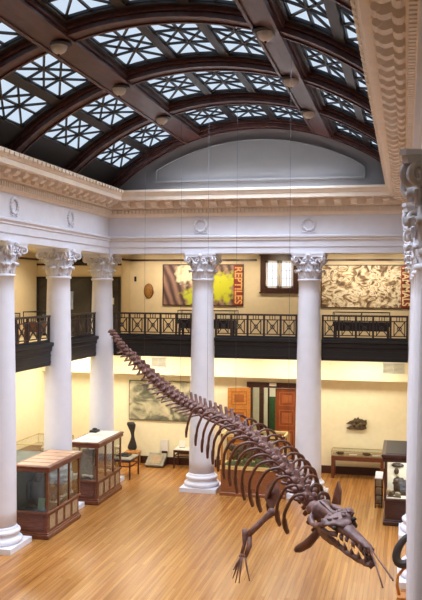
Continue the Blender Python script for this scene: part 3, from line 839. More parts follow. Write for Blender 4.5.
cd_ = wood_case('display_case', 'case with grey green top behind the nearest left case', (-6.9, 19.9, 0), 1.2, 2.9, 1.5, .6, 'greenmat', 4, 3, 'mahog2', 'darkglass')

# contents of nearest left case
t = thing('mounted_specimen', 'dark shaggy mounted specimen inside the nearest left glass case', 'specimen', (-4.62, 19.85, .68))
mb = MB(); mb.box(-.22, .22, -.2, .2, 0, .04); mb.build('stand', M['black'], t)
mb = MB(); mb.blob((.02, .05, .42), (.24, .22, .40), 12, 9, .2); mb.blob((.06, -.04, .80), (.14, .13, .16), 10, 8, .15); mb.blob((-.20, .02, .36), (.12, .14, .28), 9, 7, .2); mb.blob((.22, .02, .30), (.11, .12, .26), 9, 7, .2); mb.build('body', M['specimen'], t)
t = thing('info_card', 'pale green upright card inside the nearest left glass case', 'card', (-4.40, 19.60, .68))
mb = MB(); mb.box(-.09, .09, -.006, .006, 0, .30, Matrix.Rotation(-.25, 4, 'X')); mb.build('card', plain('pale_green_card', srgb(150, 170, 150), .7), t)
mb = MB(); mb.box(-.1, .1, -.03, .06, 0, .015); mb.build('foot', M['black'], t)
for i, (x, y, lab) in enumerate(((-4.45, 20.55, 'brown lumpy bone on the middle shelf of the nearest left case'), (-4.5, 21.15, 'tan lumpy bone at the far end of the nearest left case'))):
    t = thing('fossil_bone', lab, 'fossil', (x, y, .68), 'bones in the nearest left case')
    mb = MB(); mb.blob((0, 0, .2), (.12, .22, .2), 10, 8, .2); mb.blob((.03, .1, .42), (.09, .1, .12), 9, 7, .2); mb.build('bone', M['tan'] if i else M['specimen'], t)
    mb = MB(); mb.box(-.15, .15, -.24, .24, 0, .02); mb.build('tray', M['paper'], t)
# case two contents
t = thing('relief_slab', 'grey relief slab leaning inside the white-topped left case', 'fossil', (-4.72, 23.45, .70))
mb = MB(); R_ = Matrix.Rotation(-.35, 4, 'X'); mb.bevbox(-.2, .2, -.03, .03, .0, .8, .01, R_); mb.build('slab', M['stone'], t)
mb = MB()
for i in range(6): mb.blob(R_ @ Vector((random.uniform(-.13, .13), -.03, .1+.11*i)), (.06, .02, .05), 8, 5, .2)
mb.build('relief', M['tan'], t)
for (x, y, lab) in ((-4.55, 23.15, 'white knobbly bone at the front of the white-topped left case'), (-4.35, 24.0, 'white knobbly bone midway in the white-topped left case'), (-4.4, 24.6, 'white knobbly bone at the far end of the white-topped left case')):
    t = thing('pale_bone', lab, 'fossil', (x, y, .70), 'pale bones in the white-topped case')
    mb = MB(); mb.tube([(-.16, 0, .06), (-.05, .04, .08), (.08, 0, .07), (.17, -.03, .06)], [.06, .035, .035, .06], 8); mb.build('bone', M['paper'], t)
    mb = MB(); mb.box(-.2, .2, -.1, .1, 0, .015); mb.build('tray', M['black'], t)
for i, (x, y, r, a) in enumerate(((-4.55, 23.3, .5, .1), (-4.6, 24.05, .6, -.2))):
    t = thing('paper_sheet', ('white paper sheet on the near half of the left case top', 'white paper sheet on the far half of the left case top')[i], 'paper', (x, y, 1.8205), 'papers on the case top', a)
    mb = MB(); mb.box(-.28, .28, -r/2, r/2, 0, .006); mb.build('sheet', M['paper'], t)
    mb = MB(); mb.box(-.2, .2, -r/3, r/3, .006, .008); mb.build('print', plain('faint_print', srgb(206, 196, 186), .7), t)
t = thing('dark_book', 'small dark object lying on the left back corner of the white case top', 'object', (-4.88, 24.6, 1.8205))
mb = MB(); mb.bevbox(-.12, .12, -.16, .16, 0, .07, .015); mb.build('body', M['blackrock'], t); mb = MB(); mb.blob((0, .02, .08), (.08, .1, .05), 8, 6, .2); mb.build('lump', M['blackrock'], t)
# right case contents
mb = MB(); mb.box(.09, .83, 1.05, 1.08, .72, 1.68); mb.box(.09, .83, .07, 1.05, .722, .735); bb = mb.build('backboard', M['paper'], cc)
def spec(name, lab, loc, mk, mat='blackrock', cat='fossil', group='black specimens in the right case'):
    t = thing(name, lab, cat, loc, group); mk(t, M[mat]); return t
def oval(t, m):
    a = MB(); a.blob((0, 0, 0), (.17, .04, .065), 14, 8, .05); a.build('body', m, t)
    b_ = MB(); b_.blob((0, -.03, 0), (.10, .02, .03), 10, 6, .1); b_.build('core', M['specimen'], t)
spec('trilobite', 'black oval fossil on the upper backboard of the right case', (4.37, 23.80, 1.44), oval)
def disc(t, m):
    a = MB(); a.blob((0, 0, 0), (.065, .035, .09), 12, 8, .08); a.build('body', m, t)
    b_ = MB(); b_.tube([(0, -.03, -.08), (.0, -.03, -.16)], .012, 6); b_.build('pin', M['brass'], t)
spec('round_fossil', 'small black egg-shaped fossil below the oval one in the right case', (4.34, 23.80, 1.27), disc)
def lump(t, m):
    a = MB(); a.blob((0, 0, .20), (.20, .2, .24), 12, 8, .22); a.blob((-.1, -.05, .32), (.1, .1, .1), 9, 7, .2); a.blob((.16, 0, .26), (.1, .12, .12), 9, 7, .2); a.build('body', m, t)
    b_ = MB(); b_.box(-.28, .26, -.2, .2, 0, .02); b_.build('base', M['specimen'], t)
spec('black_rock', 'large black lump of rock at the bottom right of the right case', (4.44, 23.42, .736), lump)
for i, (x, y, z, lab) in enumerate(((4.20, 23.05, .736, 'small brown stone at the front left of the right case'), (4.38, 23.02, .736, 'small grey stone at the front middle of the right case'), (4.14, 23.3, .736, 'tan stone at the left side of the right case'))):
    t = thing('small_stone', lab, 'fossil', (x, y, z), 'small stones in the right case')
    mb = MB(); mb.blob((0, 0, .07), (.08, .07, .07), 10, 7, .2); mb.build('stone', [M['specimen'], M['stone'], M['tan']][i], t)
    mb = MB(); mb.box(-.09, .09, -.08, .08, 0, .01); mb.build('base', M['black'], t)
t = thing('white_card', 'white card standing at the left of the right case', 'card', (4.20, 23.70, .736)); mb = MB(); mb.box(-.1, .1, -.01, .01, .0, .40, Matrix.Rotation(-.15, 4, 'X')); mb.build('card', M['paper'], t)
mb = MB(); mb.box(-.08, .08, -.04, .06, 0, .012); mb.build('foot', M['black'], t)

# small rack beside right case
t = thing('side_rack', 'small dark rack with white top beside the dark right case', 'rack', (3.72, 24.6, 0))
mb = MB(); mb.bevbox(0, .22, 0, .9, .84, .88, .008); mb.build('top', M['paper'], t)
for x in (0, .19):
    for y in (.02, .85): mb = MB(); mb.box(x, x+.03, y, y+.03, 0, .84); mb.build('leg', M['mahog2'], t)
for z in (.12, .36, .60): mb = MB(); mb.box(.0, .22, .02, .88, z, z+.03); mb.build('shelf', M['mahog2'], t)

# long flat table case by the back wall
t = thing('table_case', 'long low glass-topped table case against the right back wall', 'display case', (3.02, 28.2, 0))
hx = .86
mb = MB(); mb.box(-hx, hx, 0, .6, .60, .74); mb.build('apron', M['mahog'], t)
for x in (-hx+.05, hx-.05):
    for y in (.05, .55): mb = MB(); mb.box(x-.05, x+.05, y-.05, y+.05, 0, .62); mb.build('leg', M['mahog'], t)
mb = MB(); mb.box(-hx+.02, hx-.02, .02, .58, .74, .76); mb.build('tray', M['tan'], t)
mb = MB()
for y in (.0, .575): mb.box(-hx, hx, y, y+.025, .9, .925)
for x in (-hx, hx-.025): mb.box(x, x+.025, 0, .6, .9, .925)
for x in (-hx, hx-.02):
    for y in (0, .58): mb.box(x, x+.02, y, y+.02, .74, .92)
mb.build('frame', M['brass'], t)
mb = MB(); mb.box(-hx+.02, hx-.02, .003, .008, .75, .9); mb.box(-hx+.02, hx-.02, .03, .57, .912, .918); mb.build('glass_pane', M['glass'], t)
for i, (x, r) in enumerate(((-.6, 0), (-.15, 1), (.3, 0), (.62, 1))):
    q = thing('flat_specimen', ['brown stone at left in the long table case', 'white card left of centre in the long table case', 'brown stone right of centre in the long table case', 'white card at right in the long table case'][i], 'specimen' if not r else 'card', (3.02+x, 28.45, .76), 'things in the long table case')
    mb = MB()
    if r: mb.box(-.13, .13, -.08, .08, 0, .02)
    else: mb.blob((0, 0, .05), (.14, .1, .05), 10, 6, .2)
    mb.build('card' if r else 'stone', M['paper'] if r else M['specimen'], q)

# centre case behind the skeleton
t = thing('display_case', 'low broad oak case with golden frame and green contents behind the skeleton ribs', 'display case', (.06, 24.98, 0))
hx = .99
mb = MB(); mb.bevbox(-hx, hx, 0, .95, .08, .80, .015); mb.build('cabinet', M['midbrown'], t)
mb = MB(); mb.bevbox(-hx-.03, hx+.03, -.03, .98, 0, .10, .015); mb.build('plinth', M['midbrown'], t)
mb = MB(); mb.box(-hx-.02, hx+.02, -.02, .97, .80, .90); mb.build('sill', M['oakpale'], t)
for x in (-hx, hx-.06):
    for y in (0, .89): mb = MB(); mb.box(x, x+.06, y, y+.06, .9, 1.80); mb.build('post', M['oakpale'] if x > 0 else M['oak'], t)
mb = MB()
for y in (0, .89): mb.box(-hx, hx, y, y+.06, 1.80, 1.88)
for x in (-hx, hx-.06): mb.box(x, x+.06, 0, .95, 1.80, 1.88)
mb.build('top_frame', M['oakpale'], t)
mb = MB(); mb.box(-hx+.06, hx-.06, .02, .025, .9, 1.8); mb.box(-hx+.06, hx-.06, .06, .89, 1.83, 1.835); mb.build('glass_pane', M['glass'], t)
q = thing('reptile_model', 'dark green crouching model inside the broad oak case', 'model', (.06, 25.45, .90))
mb = MB(); mb.tube([(-.75, 0, .2), (-.45, .03, .36), (0, 0, .42), (.4, -.05, .34), (.7, 0, .18)], [.14, .25, .30, .22, .08], 12, flat=.9); mb.build('body', M['blackrock'], q)
mb = MB(); mb.tube([(-.6, -.02, .35), (-.72, -.05, .5), (-.85, -.1, .52)], [.1, .11, .06], 10); mb.build('head', M['blackrock'], q)
for x in (-.4, .35):
    mb = MB(); mb.tube([(x, -.18, .3), (x-.05, -.28, .15), (x-.12, -.3, .02)], [.08, .06, .05], 8); mb.build('leg', M['green'], q)
mb = MB(); mb.box(-.9, .85, -.36, .34, 0, .02); mb.build('ground', M['green'], q)
for i in range(3):
    mb = MB(); mb.blob((-.2+.35*i, -.25, .12), (.13, .06, .1), 8, 6, .3); mb.build('leaf_clump', M['green'], q)

# thin glass case far left
t = thing('glass_box', 'thin-edged glass box of pale specimens far left behind the cases', 'display case', (-7.05, 24.6, 0))
mb = MB(); mb.box(-.65, .65, 0, 2.0, .95, 1.02); mb.build('table', M['mahog'], t)
for x in (-.6, .55):
    for y in (.05, 1.9): mb = MB(); mb.box(x, x+.06, y, y+.06, 0, .95); mb.build('leg', M['mahog'], t)
mb = MB()
for z in (1.02, 1.30):
    for y in (0, 1.98): mb.box(-.65, .65, y, y+.02, z, z+.02)
    for x in (-.65, .63): mb.box(x, x+.02, 0, 2, z, z+.02)
for x in (-.65, .63):
    for y in (0, 1.98): mb.box(x, x+.02, y, y+.02, 1.02, 1.3)
mb.build('frame', M['brass'], t)
mb = MB(); mb.box(-.63, .63, .005, .01, 1.04, 1.3); mb.box(-.63, .63, .02, 1.98, 1.305, 1.31); mb.box(.635, .64, .02, 1.98, 1.04, 1.3); mb.build('glass_pane', M['glass'], t)
for i in range(4):
    q = thing('pale_specimen', 'pale lump %s in the glass box far left' % ('nearest the front', 'second from the front', 'third from the front', 'at the back')[i], 'specimen', (-6.75-.12*(i % 2), 24.9+.42*i, 1.02), 'lumps in the glass box')
    mb = MB(); mb.blob((0, 0, .08), (.12, .12, .08), 9, 6, .2); mb.build('lump', M['paper'] if i % 2 else M['tan'], q)

# stools / low tables, pedestal, slab
def low_table(lab, loc, W_, L, H, topm):
    t = thing('low_table', lab, 'table', loc, 'small dark tables by the back wall')
    mb = MB(); mb.bevbox(0, W_, 0, L, H-.04, H, .008); mb.build('top', topm, t)
    mb = MB(); mb.box(.02, W_-.02, .02, L-.02, H-.12, H-.04); mb.build('apron', M['mahog2'], t)
    for x in (.0, W_-.045):
        for y in (0, L-.045): mb = MB(); mb.box(x, x+.045, y, y+.045, 0, H-.04); mb.build('leg', M['mahog2'], t)
    mb = MB(); mb.box(0, W_, .01, .035, H-.27, H-.235); mb.box(0, W_, L-.035, L-.01, H-.27, H-.235); mb.box(.005, .035, 0, L, H-.27, H-.235); mb.box(W_-.035, W_-.005, 0, L, H-.27, H-.235); mb.build('stretcher', M['mahog2'], t)
    return t
low_table('small dark table beyond the white-topped case, near the oak block', (-4.98, 26.2, 0), .74, .95, .68, M['stone'])
t = thing('dark_tray', 'dark specimen tray on the small table beyond the white-topped case', 'tray', (-4.65, 26.75, .68)); mb = MB(); mb.bevbox(-.22, .22, -.18, .2, 0, .05, .01); mb.build('tray', M['black'], t); mb = MB(); mb.blob((0, .02, .06), (.16, .12, .04), 9, 6, .2); mb.build('stone', M['blackrock'], t)
low_table('small dark table with papers near the back column, left of its base', (-3.36, 28.3, 0), .62, .6, .68, M['paper'])
t = thing('notice_card', 'white card leaning on the small table by the back column', 'card', (-3.12, 28.62, .68)); mb = MB(); mb.box(-.12, .12, -.01, .01, 0, .26, Matrix.Rotation(-.3, 4, 'X')); mb.build('card', M['paper'], t); mb = MB(); mb.box(-.1, .1, -.02, .09, 0, .012); mb.build('foot', M['black'], t)
t = thing('oak_block', 'golden oak block against the back wall under the dark cast', 'pedestal', (-4.97, 28.62, 0)); mb = MB(); mb.bevbox(-.24, .24, -.2, .2, .0, .44, .015); mb.build('block', M['oak'], t); mb = MB(); mb.box(-.26, .26, -.22, .22, .44, .465); mb.build('top', M['oak'], t)
t = thing('dark_cast', 'tall dark hourglass-shaped cast standing on the oak block by the wall', 'cast', (-4.97, 28.62, .465))
mb = MB(); G = []
for i in range(15):
    u = i/14; z = .06 + .98*u
    w = .17 - .095*math.sin(PI*min(max((u-.05)/.95, 0), 1))**1.3 + .015*math.sin(u*9)
    if u > .93: w *= .72
    if u < .05: w *= .8
    c = -.02 + .05*math.sin(u*PI) - .05*u
    G.append([(c+w*math.cos(2*PI*k/14), .07*math.sin(2*PI*k/14), z) for k in range(14)])
vs = [p for r in G for p in r]; n = 14
fs = [(i*n+k, i*n+(k+1) % n, (i+1)*n+(k+1) % n, (i+1)*n+k) for i in range(14) for k in range(n)] + [tuple(range(n-1, -1, -1)), tuple(14*n+k for k in range(n))]
mb.add(vs, fs, True); mb.build('body', M['cast'], t)
mb = MB()
for x in (-.1, .08): mb.box(x, x+.03, -.02, .02, 0, .1)
mb.build('peg', M['brass'], t)
t = thing('stone_slab', 'grey slab propped at a slant on the floor by the back wall', 'slab', (-4.05, 28.24, 0))
R_ = Matrix.Rotation(.50, 4, 'X')
mb = MB(); mb.bevbox(-.33, .33, 0, .68, 0, .08, .012, Matrix.Translation((0, 0, .03)) @ R_ @ Matrix.Shear('XZ', 4, (0, 0))); mb.build('slab', M['stone'], t)
mb = MB(); mb.box(-.2, .2, .1, .55, .08, .088, Matrix.Translation((0, 0, .03)) @ R_); mb.build('label_plate', M['tan'], t)
mb = MB(); mb.prism([(0.02, 0), (.58, 0), (.58, .30), (.54, .29)], -.32, .32, lambda p, q, s: (s, p, q)); mb.build('wedge', M['mahog2'], t)
t = thing('sign_card', 'white upright card standing behind the slanted grey slab', 'card', (-3.86, 28.92, .46)); mb = MB(); mb.box(-.15, .15, -.01, .01, .0, .42); mb.build('card', M['paper'], t)
mb = MB(); mb.box(-.1, .1, -.02, .02, -.46, .02); mb.build('easel', M['mahog2'], t)

# dark oval ring on bent wood stand by right column
t = thing('ring_on_stand', 'dark oval fossil ring on a curved golden wood stand beside the right column base', 'fossil', (4.66, 17.55, 0))
mb = MB(); pts = []; rs = []
for k in range(25):
    a = 2*PI*k/24; pts.append((.25*math.cos(a)+.06*math.sin(a), .06*math.sin(a), 1.0+.29*math.sin(a)+.10*math.cos(a))); rs.append(.07+.02*math.cos(a+2.4))
mb.tube(pts, rs, 10, caps=False); mb.build('ring', M['ring'], t)
mb = MB(); mb.tube([(.05, 0, .66), (-.10, -.01, .60), (-.22, -.02, .44), (-.235, -.02, .24), (-.19, 0, .02)], .04, 8, flat=.8)
mb.tube([(.05, .05, .66), (.2, .03, .5), (.26, .02, .3), (.22, 0, .02)], .04, 8, flat=.8); mb.build('stand', M['oak'], t)
mb = MB(); mb.bevbox(-.24, .30, -.16, .16, 0, .05, .012); mb.build('foot', M['oak'], t)

# ------------------------------------------------------------------ the hanging fossil whale
CP = [(-4.46, 24.9, 4.97), (-3.79, 24.3, 4.43), (-2.93, 23.6, 3.90), (-2.08, 22.8, 3.49), (-1.39, 22.1, 3.21), (-.66, 21.2, 3.06), (-.08, 20.4, 3.02),
      (.77, 19.1, 3.02), (1.35, 18.1, 2.94), (1.83, 17.2, 2.85), (2.39, 16.1, 2.70), (2.73, 15.4, 2.52), (3.00, 14.85, 2.40)]
CP = [Vector(p) for p in CP]
for i_, dz_ in ((3, -.03), (4, .0), (5, .05), (6, .05), (7, .02), (8, -.01), (9, -.03), (10, -.03)): CP[i_].z += dz_
def catmull(P, n=24):
    out = []
    Q = [P[0]*2-P[1]] + P + [P[-1]*2-P[-2]]
    for i in range(1, len(Q)-2):
        for k in range(n):
            t = k/n; a, b, c, d_ = Q[i-1], Q[i], Q[i+1], Q[i+2]
            out.append(.5*((2*b)+(-a+c)*t+(2*a-5*b+4*c-d_)*t*t+(-a+3*b-3*c+d_)*t**3))
    out.append(P[-1]); return out
SP = catmull(CP); CUM = [0]
for i in range(1, len(SP)): CUM.append(CUM[-1]+(SP[i]-SP[i-1]).length)
LEN = CUM[-1]
def spine(s):
    s = min(max(s, 0), LEN)
    for i in range(1, len(CUM)):
        if CUM[i] >= s:
            q = (s-CUM[i-1])/max(CUM[i]-CUM[i-1], 1e-9); p = SP[i-1].lerp(SP[i], q)
            a = SP[max(i-4, 0)]; b = SP[min(i+3, len(SP)-1)]; T = (b-a).normalized(); break
    R = T.cross(Vector((0, 0, 1))).normalized(); U = R.cross(T).normalized()
    return p, T, U, R
whale = thing('whale_skeleton', 'large brown fossil whale skeleton hanging diagonally above the wooden floor', 'skeleton', (0.77, 19.1, 3.02))
def frame(p, T, U, R):
    m = Matrix((R, T, U)).transposed().to_4x4(); m.translation = p; return m
# vertebra stations
stations = []; s = .06
while s < LEN-.05:
    u = s/LEN
    L = .15+.9*u if u < .16 else (.30 if u < .45 else (.36 if u < .6 else .44 if u < .86 else .34))
    L = min(L, .44)
    stations.append((s, L)); s += L
rnd = random.Random(3)
ribn = 0
for (s, L) in stations:
    p, T, U, R = spine(s); u = s/LEN; F = frame(p, T, U, R)
    r = .05 + .085*min(u/.22, 1) if u < .22 else (.135 if u < .6 else .15 if u < .85 else .13)
    mb = MB()
    # hourglass centrum lying along local y
    Ry = F @ Matrix.Rotation(-PI/2, 4, 'X')
    h = L*(.40 if u < .6 else .36)
    mb.lathe([(r*.55, -h*1.02), (r*1.0, -h), (r*1.02, -h*.75), (r*.80, -h*.3), (r*.78, 0), (r*.80, h*.3), (r*1.02, h*.75), (r*1.0, h), (r*.55, h*1.02)], 12, M=Ry)
    # neural arch and spine (tilted backwards)
    sp = (.07 if u < .12 else .13 if u < .38 else .25 if u < .62 else .15)
    if u < .06: sp = .03
    bk = -.35*sp
    sw = .75 if u > .62 else 1.0
    poly = [(-L*.30, r*.7), (L*.30, r*.7), (L*.13*sw+bk*.4, r+sp*.4), (L*.07*sw+bk, r+sp), (-L*.09*sw+bk, r+sp*1.03), (-L*.14*sw+bk*.4, r+sp*.4)]
    mb.prism(poly, -.028, .028, lambda a, b, t: F @ Vector((t*(1.0 if b > r else 2.2), a, b)))
    # articular lumps
    for sx in (-1, 1):
        mb.blob(F @ Vector((sx*r*.6, L*.25, r*1.05)), (.06, .06, .06), 7, 5, .2, rnd=rnd); mb.blob(F @ Vector((sx*r*.95, -L*.05, r*.45)), (.07, .07, .06), 7, 5, .25, rnd=rnd)
    # transverse processes
    tp = (.07 if u < .08 else .22 if u < .22 else .34 if u < .47 else .16)
    dz = -.28 if u < .47 else .25
    for sx in (-1, 1):
        a = Vector((sx*r*.7, -L*.05, 0)); b = Vector((sx*(r+tp*.55), -L*.08, dz*tp*.4)); c = Vector((sx*(r+tp), -L*.2, dz*tp))
        mb.tube([F @ a, F @ b, F @ c], [.055, .042 if u < .47 else .05, .035 if u < .47 else .045], 6, flat=.6)
    # chevron below the tail
    if u < .3:
        ch = .10 + .5*u if u > .05 else .05
        mb.tube([F @ Vector((0, -L*.45, -r*.7)), F @ Vector((0, -L*.55, -r-ch*.6)), F @ Vector((0, -L*.75, -r-ch))], [.035, .03, .02], 6)
    mb.build('vertebra', M['bone'], whale, world=True)
# ribs
def rib_curve(F, sx, w, drop, endw, sweep, r):
    pts = []
    key = [(r*.9, .10), (w*.42, .20), (w*.80, .13), (w*1.0, -.12), (w*1.02, -.42*drop), (w*(.5+.5*endw)+.02, -.75*drop), (w*endw, -drop)]
    P = [Vector((sx*x, -sweep*(i/6)**1.3, z)) for i, (x, z) in enumerate(key)]
    return [F @ q for q in catmull(P, 4)]
NR = 15
s0, s1 = LEN*.475, LEN*.990
for i in range(NR):
    u = i/(NR-1); s = s0+(s1-s0)*u**.80
    p, T, U, R = spine(s); F = frame(p, T, U, R)
    w = .46+.23*math.sin(PI*min(u*1.05, 1)) - (.06 if u > .85 else 0); drop = .56+.30*math.sin(PI*min(u*.74+.05, 1))
    endw = .98-.36*u*u; sweep = .34 + .14*u
    for sx in (-1, 1):
        mb = MB(); pts = rib_curve(F, sx, w, drop, endw, sweep, .12); n = len(pts)
        mb.tube(pts, [.026+.018*math.sin(PI*k/(n-1))+((.012+.012*u) if k > n*.7 else 0) for k in range(n)], 7, flat=.75)
        mb.build('rib', M['rib'], whale, world=True)
# skull
SB = Vector((3.14, 14.72, 2.39)); ST = Vector((4.05, 13.50, 2.20))
hT = (ST-SB).normalized(); hR = hT.cross(Vector((0, 0, 1))).normalized(); hU = hR.cross(hT).normalized()
rollq = Matrix.Rotation(.30, 3, hT); hR = rollq @ hR; hU = rollq @ hU
HL = (ST-SB).length
HF = Matrix((hR*.84, hT*HL, hU*.95)).transposed().to_4x4(); HF.translation = SB   # local y runs 0..1 along the skull
def loft(mb, secs, n=14, sq=.75, jit=.014):
    vs = []
    fine = []                                        # halve the spacing so the surface can be rough
    for a_, b_ in zip(secs, secs[1:]): fine += [a_, tuple((p+q)/2 for p, q in zip(a_, b_))]
    secs = fine + [secs[-1]]
    for (y, cx, cz, w, h) in secs:
        for k in range(n):
            a = 2*PI*k/n; ca, sa = math.cos(a), math.sin(a)
            q = Vector((rnd.uniform(-jit, jit), rnd.uniform(-jit, jit)*.6, rnd.uniform(-jit, jit)))
            vs.append(HF @ (q + Vector((cx+w*math.copysign(abs(ca)**sq, ca), y, cz+h*math.copysign(abs(sa)**sq, sa)))))
    fs = [(i*n+k, i*n+(k+1) % n, (i+1)*n+(k+1) % n, (i+1)*n+k) for i in range(len(secs)-1) for k in range(n)]
    fs += [tuple(range(n-1, -1, -1)), tuple((len(secs)-1)*n+k for k in range(n))]
    mb.add(vs, fs, True)
skull = MB()
loft(skull, [(-.03, 0, .02, .22, .17), (.02, 0, .04, .25, .20), (.05, 0, .03, .15, .18), (.14, 0, .04, .10, .15), (.22, 0, .05, .10, .13), (.30, 0, .06, .15, .11)])
loft(skull, [(.25, 0, .12, .12, .03), (.285, 0, .14, .28, .035), (.34, 0, .155, .37, .04), (.42, 0, .15, .36, .04), (.46, 0, .135, .26, .04), (.50, 0, .12, .16, .04), (.56, 0, .10, .10, .03)], 18, .75, .02)
loft(skull, [(.30, 0, .03, .19, .11), (.40, 0, .02, .20, .11), (.50, 0, .02, .16, .10), (.60, 0, .01, .125, .085), (.72, 0, -.01, .10, .068), (.84, 0, -.03, .08, .055), (.94, 0, -.05, .065, .045), (1.0, 0, -.06, .04, .03)])
for q in range(10):
    skull.blob(HF @ Vector((rnd.uniform(-.28, .28), rnd.uniform(.31, .45), .185)), (.05, .05, .025), 8, 5, .25, rnd=rnd)
skull.prism([(0, .16), (.03, .26), (.12, .25), (.28, .18), (.28, .10), (0, .10)], -.025, .025, lambda a, b, t: HF @ Vector((t, a, b)))
sk = skull.build('skull', M['bone2'], whale, world=True)
for sx in (-1, 1):
    mb = MB(); mb.tube([HF @ Vector((sx*x, y, z)) for x, y, z in ((.20, .0, .02), (.31, .03, -.02), (.36, .12, -.03), (.37, .22, .0), (.35, .31, .08), (.31, .38, .12))], [.055, .065, .05, .042, .042, .045], 8)
    mb.tube([HF @ Vector((sx*x, y, z)) for x, y, z in ((.35, .31, .02), (.30, .40, -.04), (.22, .50, -.03))], [.04, .035, .05], 7)
    mb.build('cheek_arch', M['bone2'], sk, world=True) if False else None
    o = mb.build('cheek_arch', M['bone2'], sk); o.data.transform(Matrix.Translation(-whale.location))
    mb = MB()
    for i, (y, L) in enumerate(((.44, .09), (.53, .12), (.62, .08), (.72, .13), (.83, .14), (.92, .11), (.98, .08))):
        w = .165-.13*max(y-.44, 0)/.56
        a = HF @ Vector((sx*w, y, -.06)); mb = MB(); mb.tube([a, HF @ Vector((sx*w*1.04, y-.008, -.06-L*.6)), HF @ Vector((sx*w, y+.006, -.06-L))], [.042 if i < 4 else .030, .03 if i < 4 else .022, .005], 6)
        o = mb.build('tooth', M['bone2'], sk); o.data.transform(Matrix.Translation(-whale.location))
    mb = MB(); mb.blob(HF @ Vector((sx*.235, .50, .10)), (.042, .042, .035), 8, 6, .1, rnd=rnd)  # dark lump painting the shade of the eye hollow
    o = mb.build('orbit_shade', M['specimen'], sk); o.data.transform(Matrix.Translation(-whale.location))
# lower jaw (both rami)
jaw = MB()
for sx in (-1, 1):
    G = []
    for (x, y, z0, z1, th) in ((.25, .10, -.27, -.06, .03), (.25, .18, -.33, -.02, .035), (.235, .27, -.35, -.10, .04), (.21, .38, -.355, -.20, .045), (.175, .50, -.39, -.27, .045), (.14, .62, -.42, -.31, .045),
                               (.095, .74, -.445, -.345, .04), (.06, .86, -.435, -.345, .04), (.04, .955, -.43, -.355, .035)):
        c, h = (z0+z1)/2, (z1-z0)/2
        G.append((y, sx*x, c, th, h))
    loft(jaw, G, 10, .8)
jw = jaw.build('lower_jaw', M['bone2'], whale, world=True)
mb = MB()
for sx in (-1, 1):
    for i, (y, L) in enumerate(((.47, .10), (.57, .12), (.67, .09), (.78, .12), (.88, .13), (.95, .09))):
        w = .185-.15*(y-.47)/.48
        mb = MB(); zj = -.27-.19*(y-.47)
        mb.tube([HF @ Vector((sx*w, y, zj-.02)), HF @ Vector((sx*w*1.03, y, zj+L*.5)), HF @ Vector((sx*w, y+.008, zj+L))], [.036, .024, .005], 6)
        o = mb.build('tooth', M['bone2'], jw); o.data.transform(Matrix.Translation(-whale.location))
# neck vertebra lumps join skull and spine
mb = MB()
for q in range(3):
    c = CP[-1].lerp(SB, q/2); mb.blob(c, (.15, .13, .14), 10, 7, .12, rnd=rnd)
mb.build('neck', M['bone'], whale, world=True)
# shoulder blades
def blade(pts, th, nm):
    mb = MB(); P = [Vector(p) for p in pts]; c = sum(P, Vector())/len(P)
    nr = (P[1]-P[0]).cross(P[2]-P[0]).normalized()*th
    n = len(P); vs = [p for p in P] + [p+nr for p in P] + [c-nr*.6, c+nr*1.6]
    fs = [(i, (i+1) % n, 2*n) for i in range(n)] + [((i+1) % n+n, i+n, 2*n+1) for i in range(n)] + [((i+1) % n, i, i+n, (i+1) % n+n) for i in range(n)]
    mb.add(vs, fs, False); return mb.build(nm, M['rib'], whale, world=True)
blade([(2.12, 15.6, 2.10), (1.96, 15.72, 2.30), (1.98, 15.85, 2.52), (2.10, 15.85, 2.64), (2.24, 15.75, 2.60), (2.26, 15.62, 2.38)], .03, 'shoulder_blade')
blade([(3.26, 15.30, 2.40), (3.31, 15.28, 2.62), (3.37, 15.25, 2.82), (3.42, 15.2, 2.66), (3.41, 15.15, 2.42)], .05, 'shoulder_blade')
# right forelimb hanging outward
limb = MB(); sh, el = Vector((2.12, 15.6, 2.09)), Vector((1.67, 15.6, 1.63))
limb.tube([sh+Vector((.05, 0, .04)), sh, sh.lerp(el, .3), sh.lerp(el, .65), el], [.05, .075, .058, .062, .06], 9); limb.blob(sh, (.085, .08, .08), 10, 7, .1, rnd=rnd)
fl = limb.build('forelimb', M['bone'], whale, world=True)
wr = Vector((1.60, 15.5, 1.27))
def sub(mb, nm):
    o = mb.build(nm, M['bone'], fl); o.data.transform(Matrix.Translation(-whale.location)); return o
mb = MB(); mb.tube([el+Vector((.03, 0, -.02)), el.lerp(wr, .5)+Vector((.07, 0, -.02)), wr+Vector((.05, 0, .0))], [.045, .05, .042], 8); sub(mb, 'radius')
mb = MB(); mb.tube([el+Vector((-.07, 0, .10)), el+Vector((-.06, 0, .0)), el.lerp(wr, .5)+Vector((-.03, 0, 0)), wr+Vector((-.03, 0, .02))], [.05, .06, .035, .035], 8); sub(mb, 'ulna')
mb = MB()
for k in range(5): mb.blob(wr+Vector((-.06+.03*k, 0, -.02)), (.03, .03, .03), 7, 5, .1, rnd=rnd)
sub(mb, 'wrist')
for (x, z) in ((1.43, 1.00), (1.42, .84), (1.47, .76), (1.54, .76), (1.74, .82)):
    e = Vector((x, 15.4, z)); a = wr+Vector(((x-1.6)*.25, 0, -.03)); m1 = a.lerp(e, .5)+Vector((0, -.03, .01))
    mb = MB(); mb.tube([a, a.lerp(m1, .5), m1, m1.lerp(e, .5), e], [.022, .015, .019, .012, .008], 6); sub(mb, 'finger')
# other limb and breastbone under the skull
mb = MB(); mb.tube([(3.16, 14.95, 2.12), (3.02, 15.02, 1.90), (2.86, 15.08, 1.70), (2.70, 15.15, 1.58), (2.64, 15.18, 1.54)], [.06, .10, .12, .11, .07], 9, flat=.7); mb.build('breastbone', M['rib'], whale, world=True)
mb = MB(); mb.tube([(3.20, 15.3, 2.35), (3.05, 15.2, 2.15), (3.1, 15.0, 2.02)], [.06, .05, .06], 8); mb.build('upper_arm', M['rib'], whale, world=True)
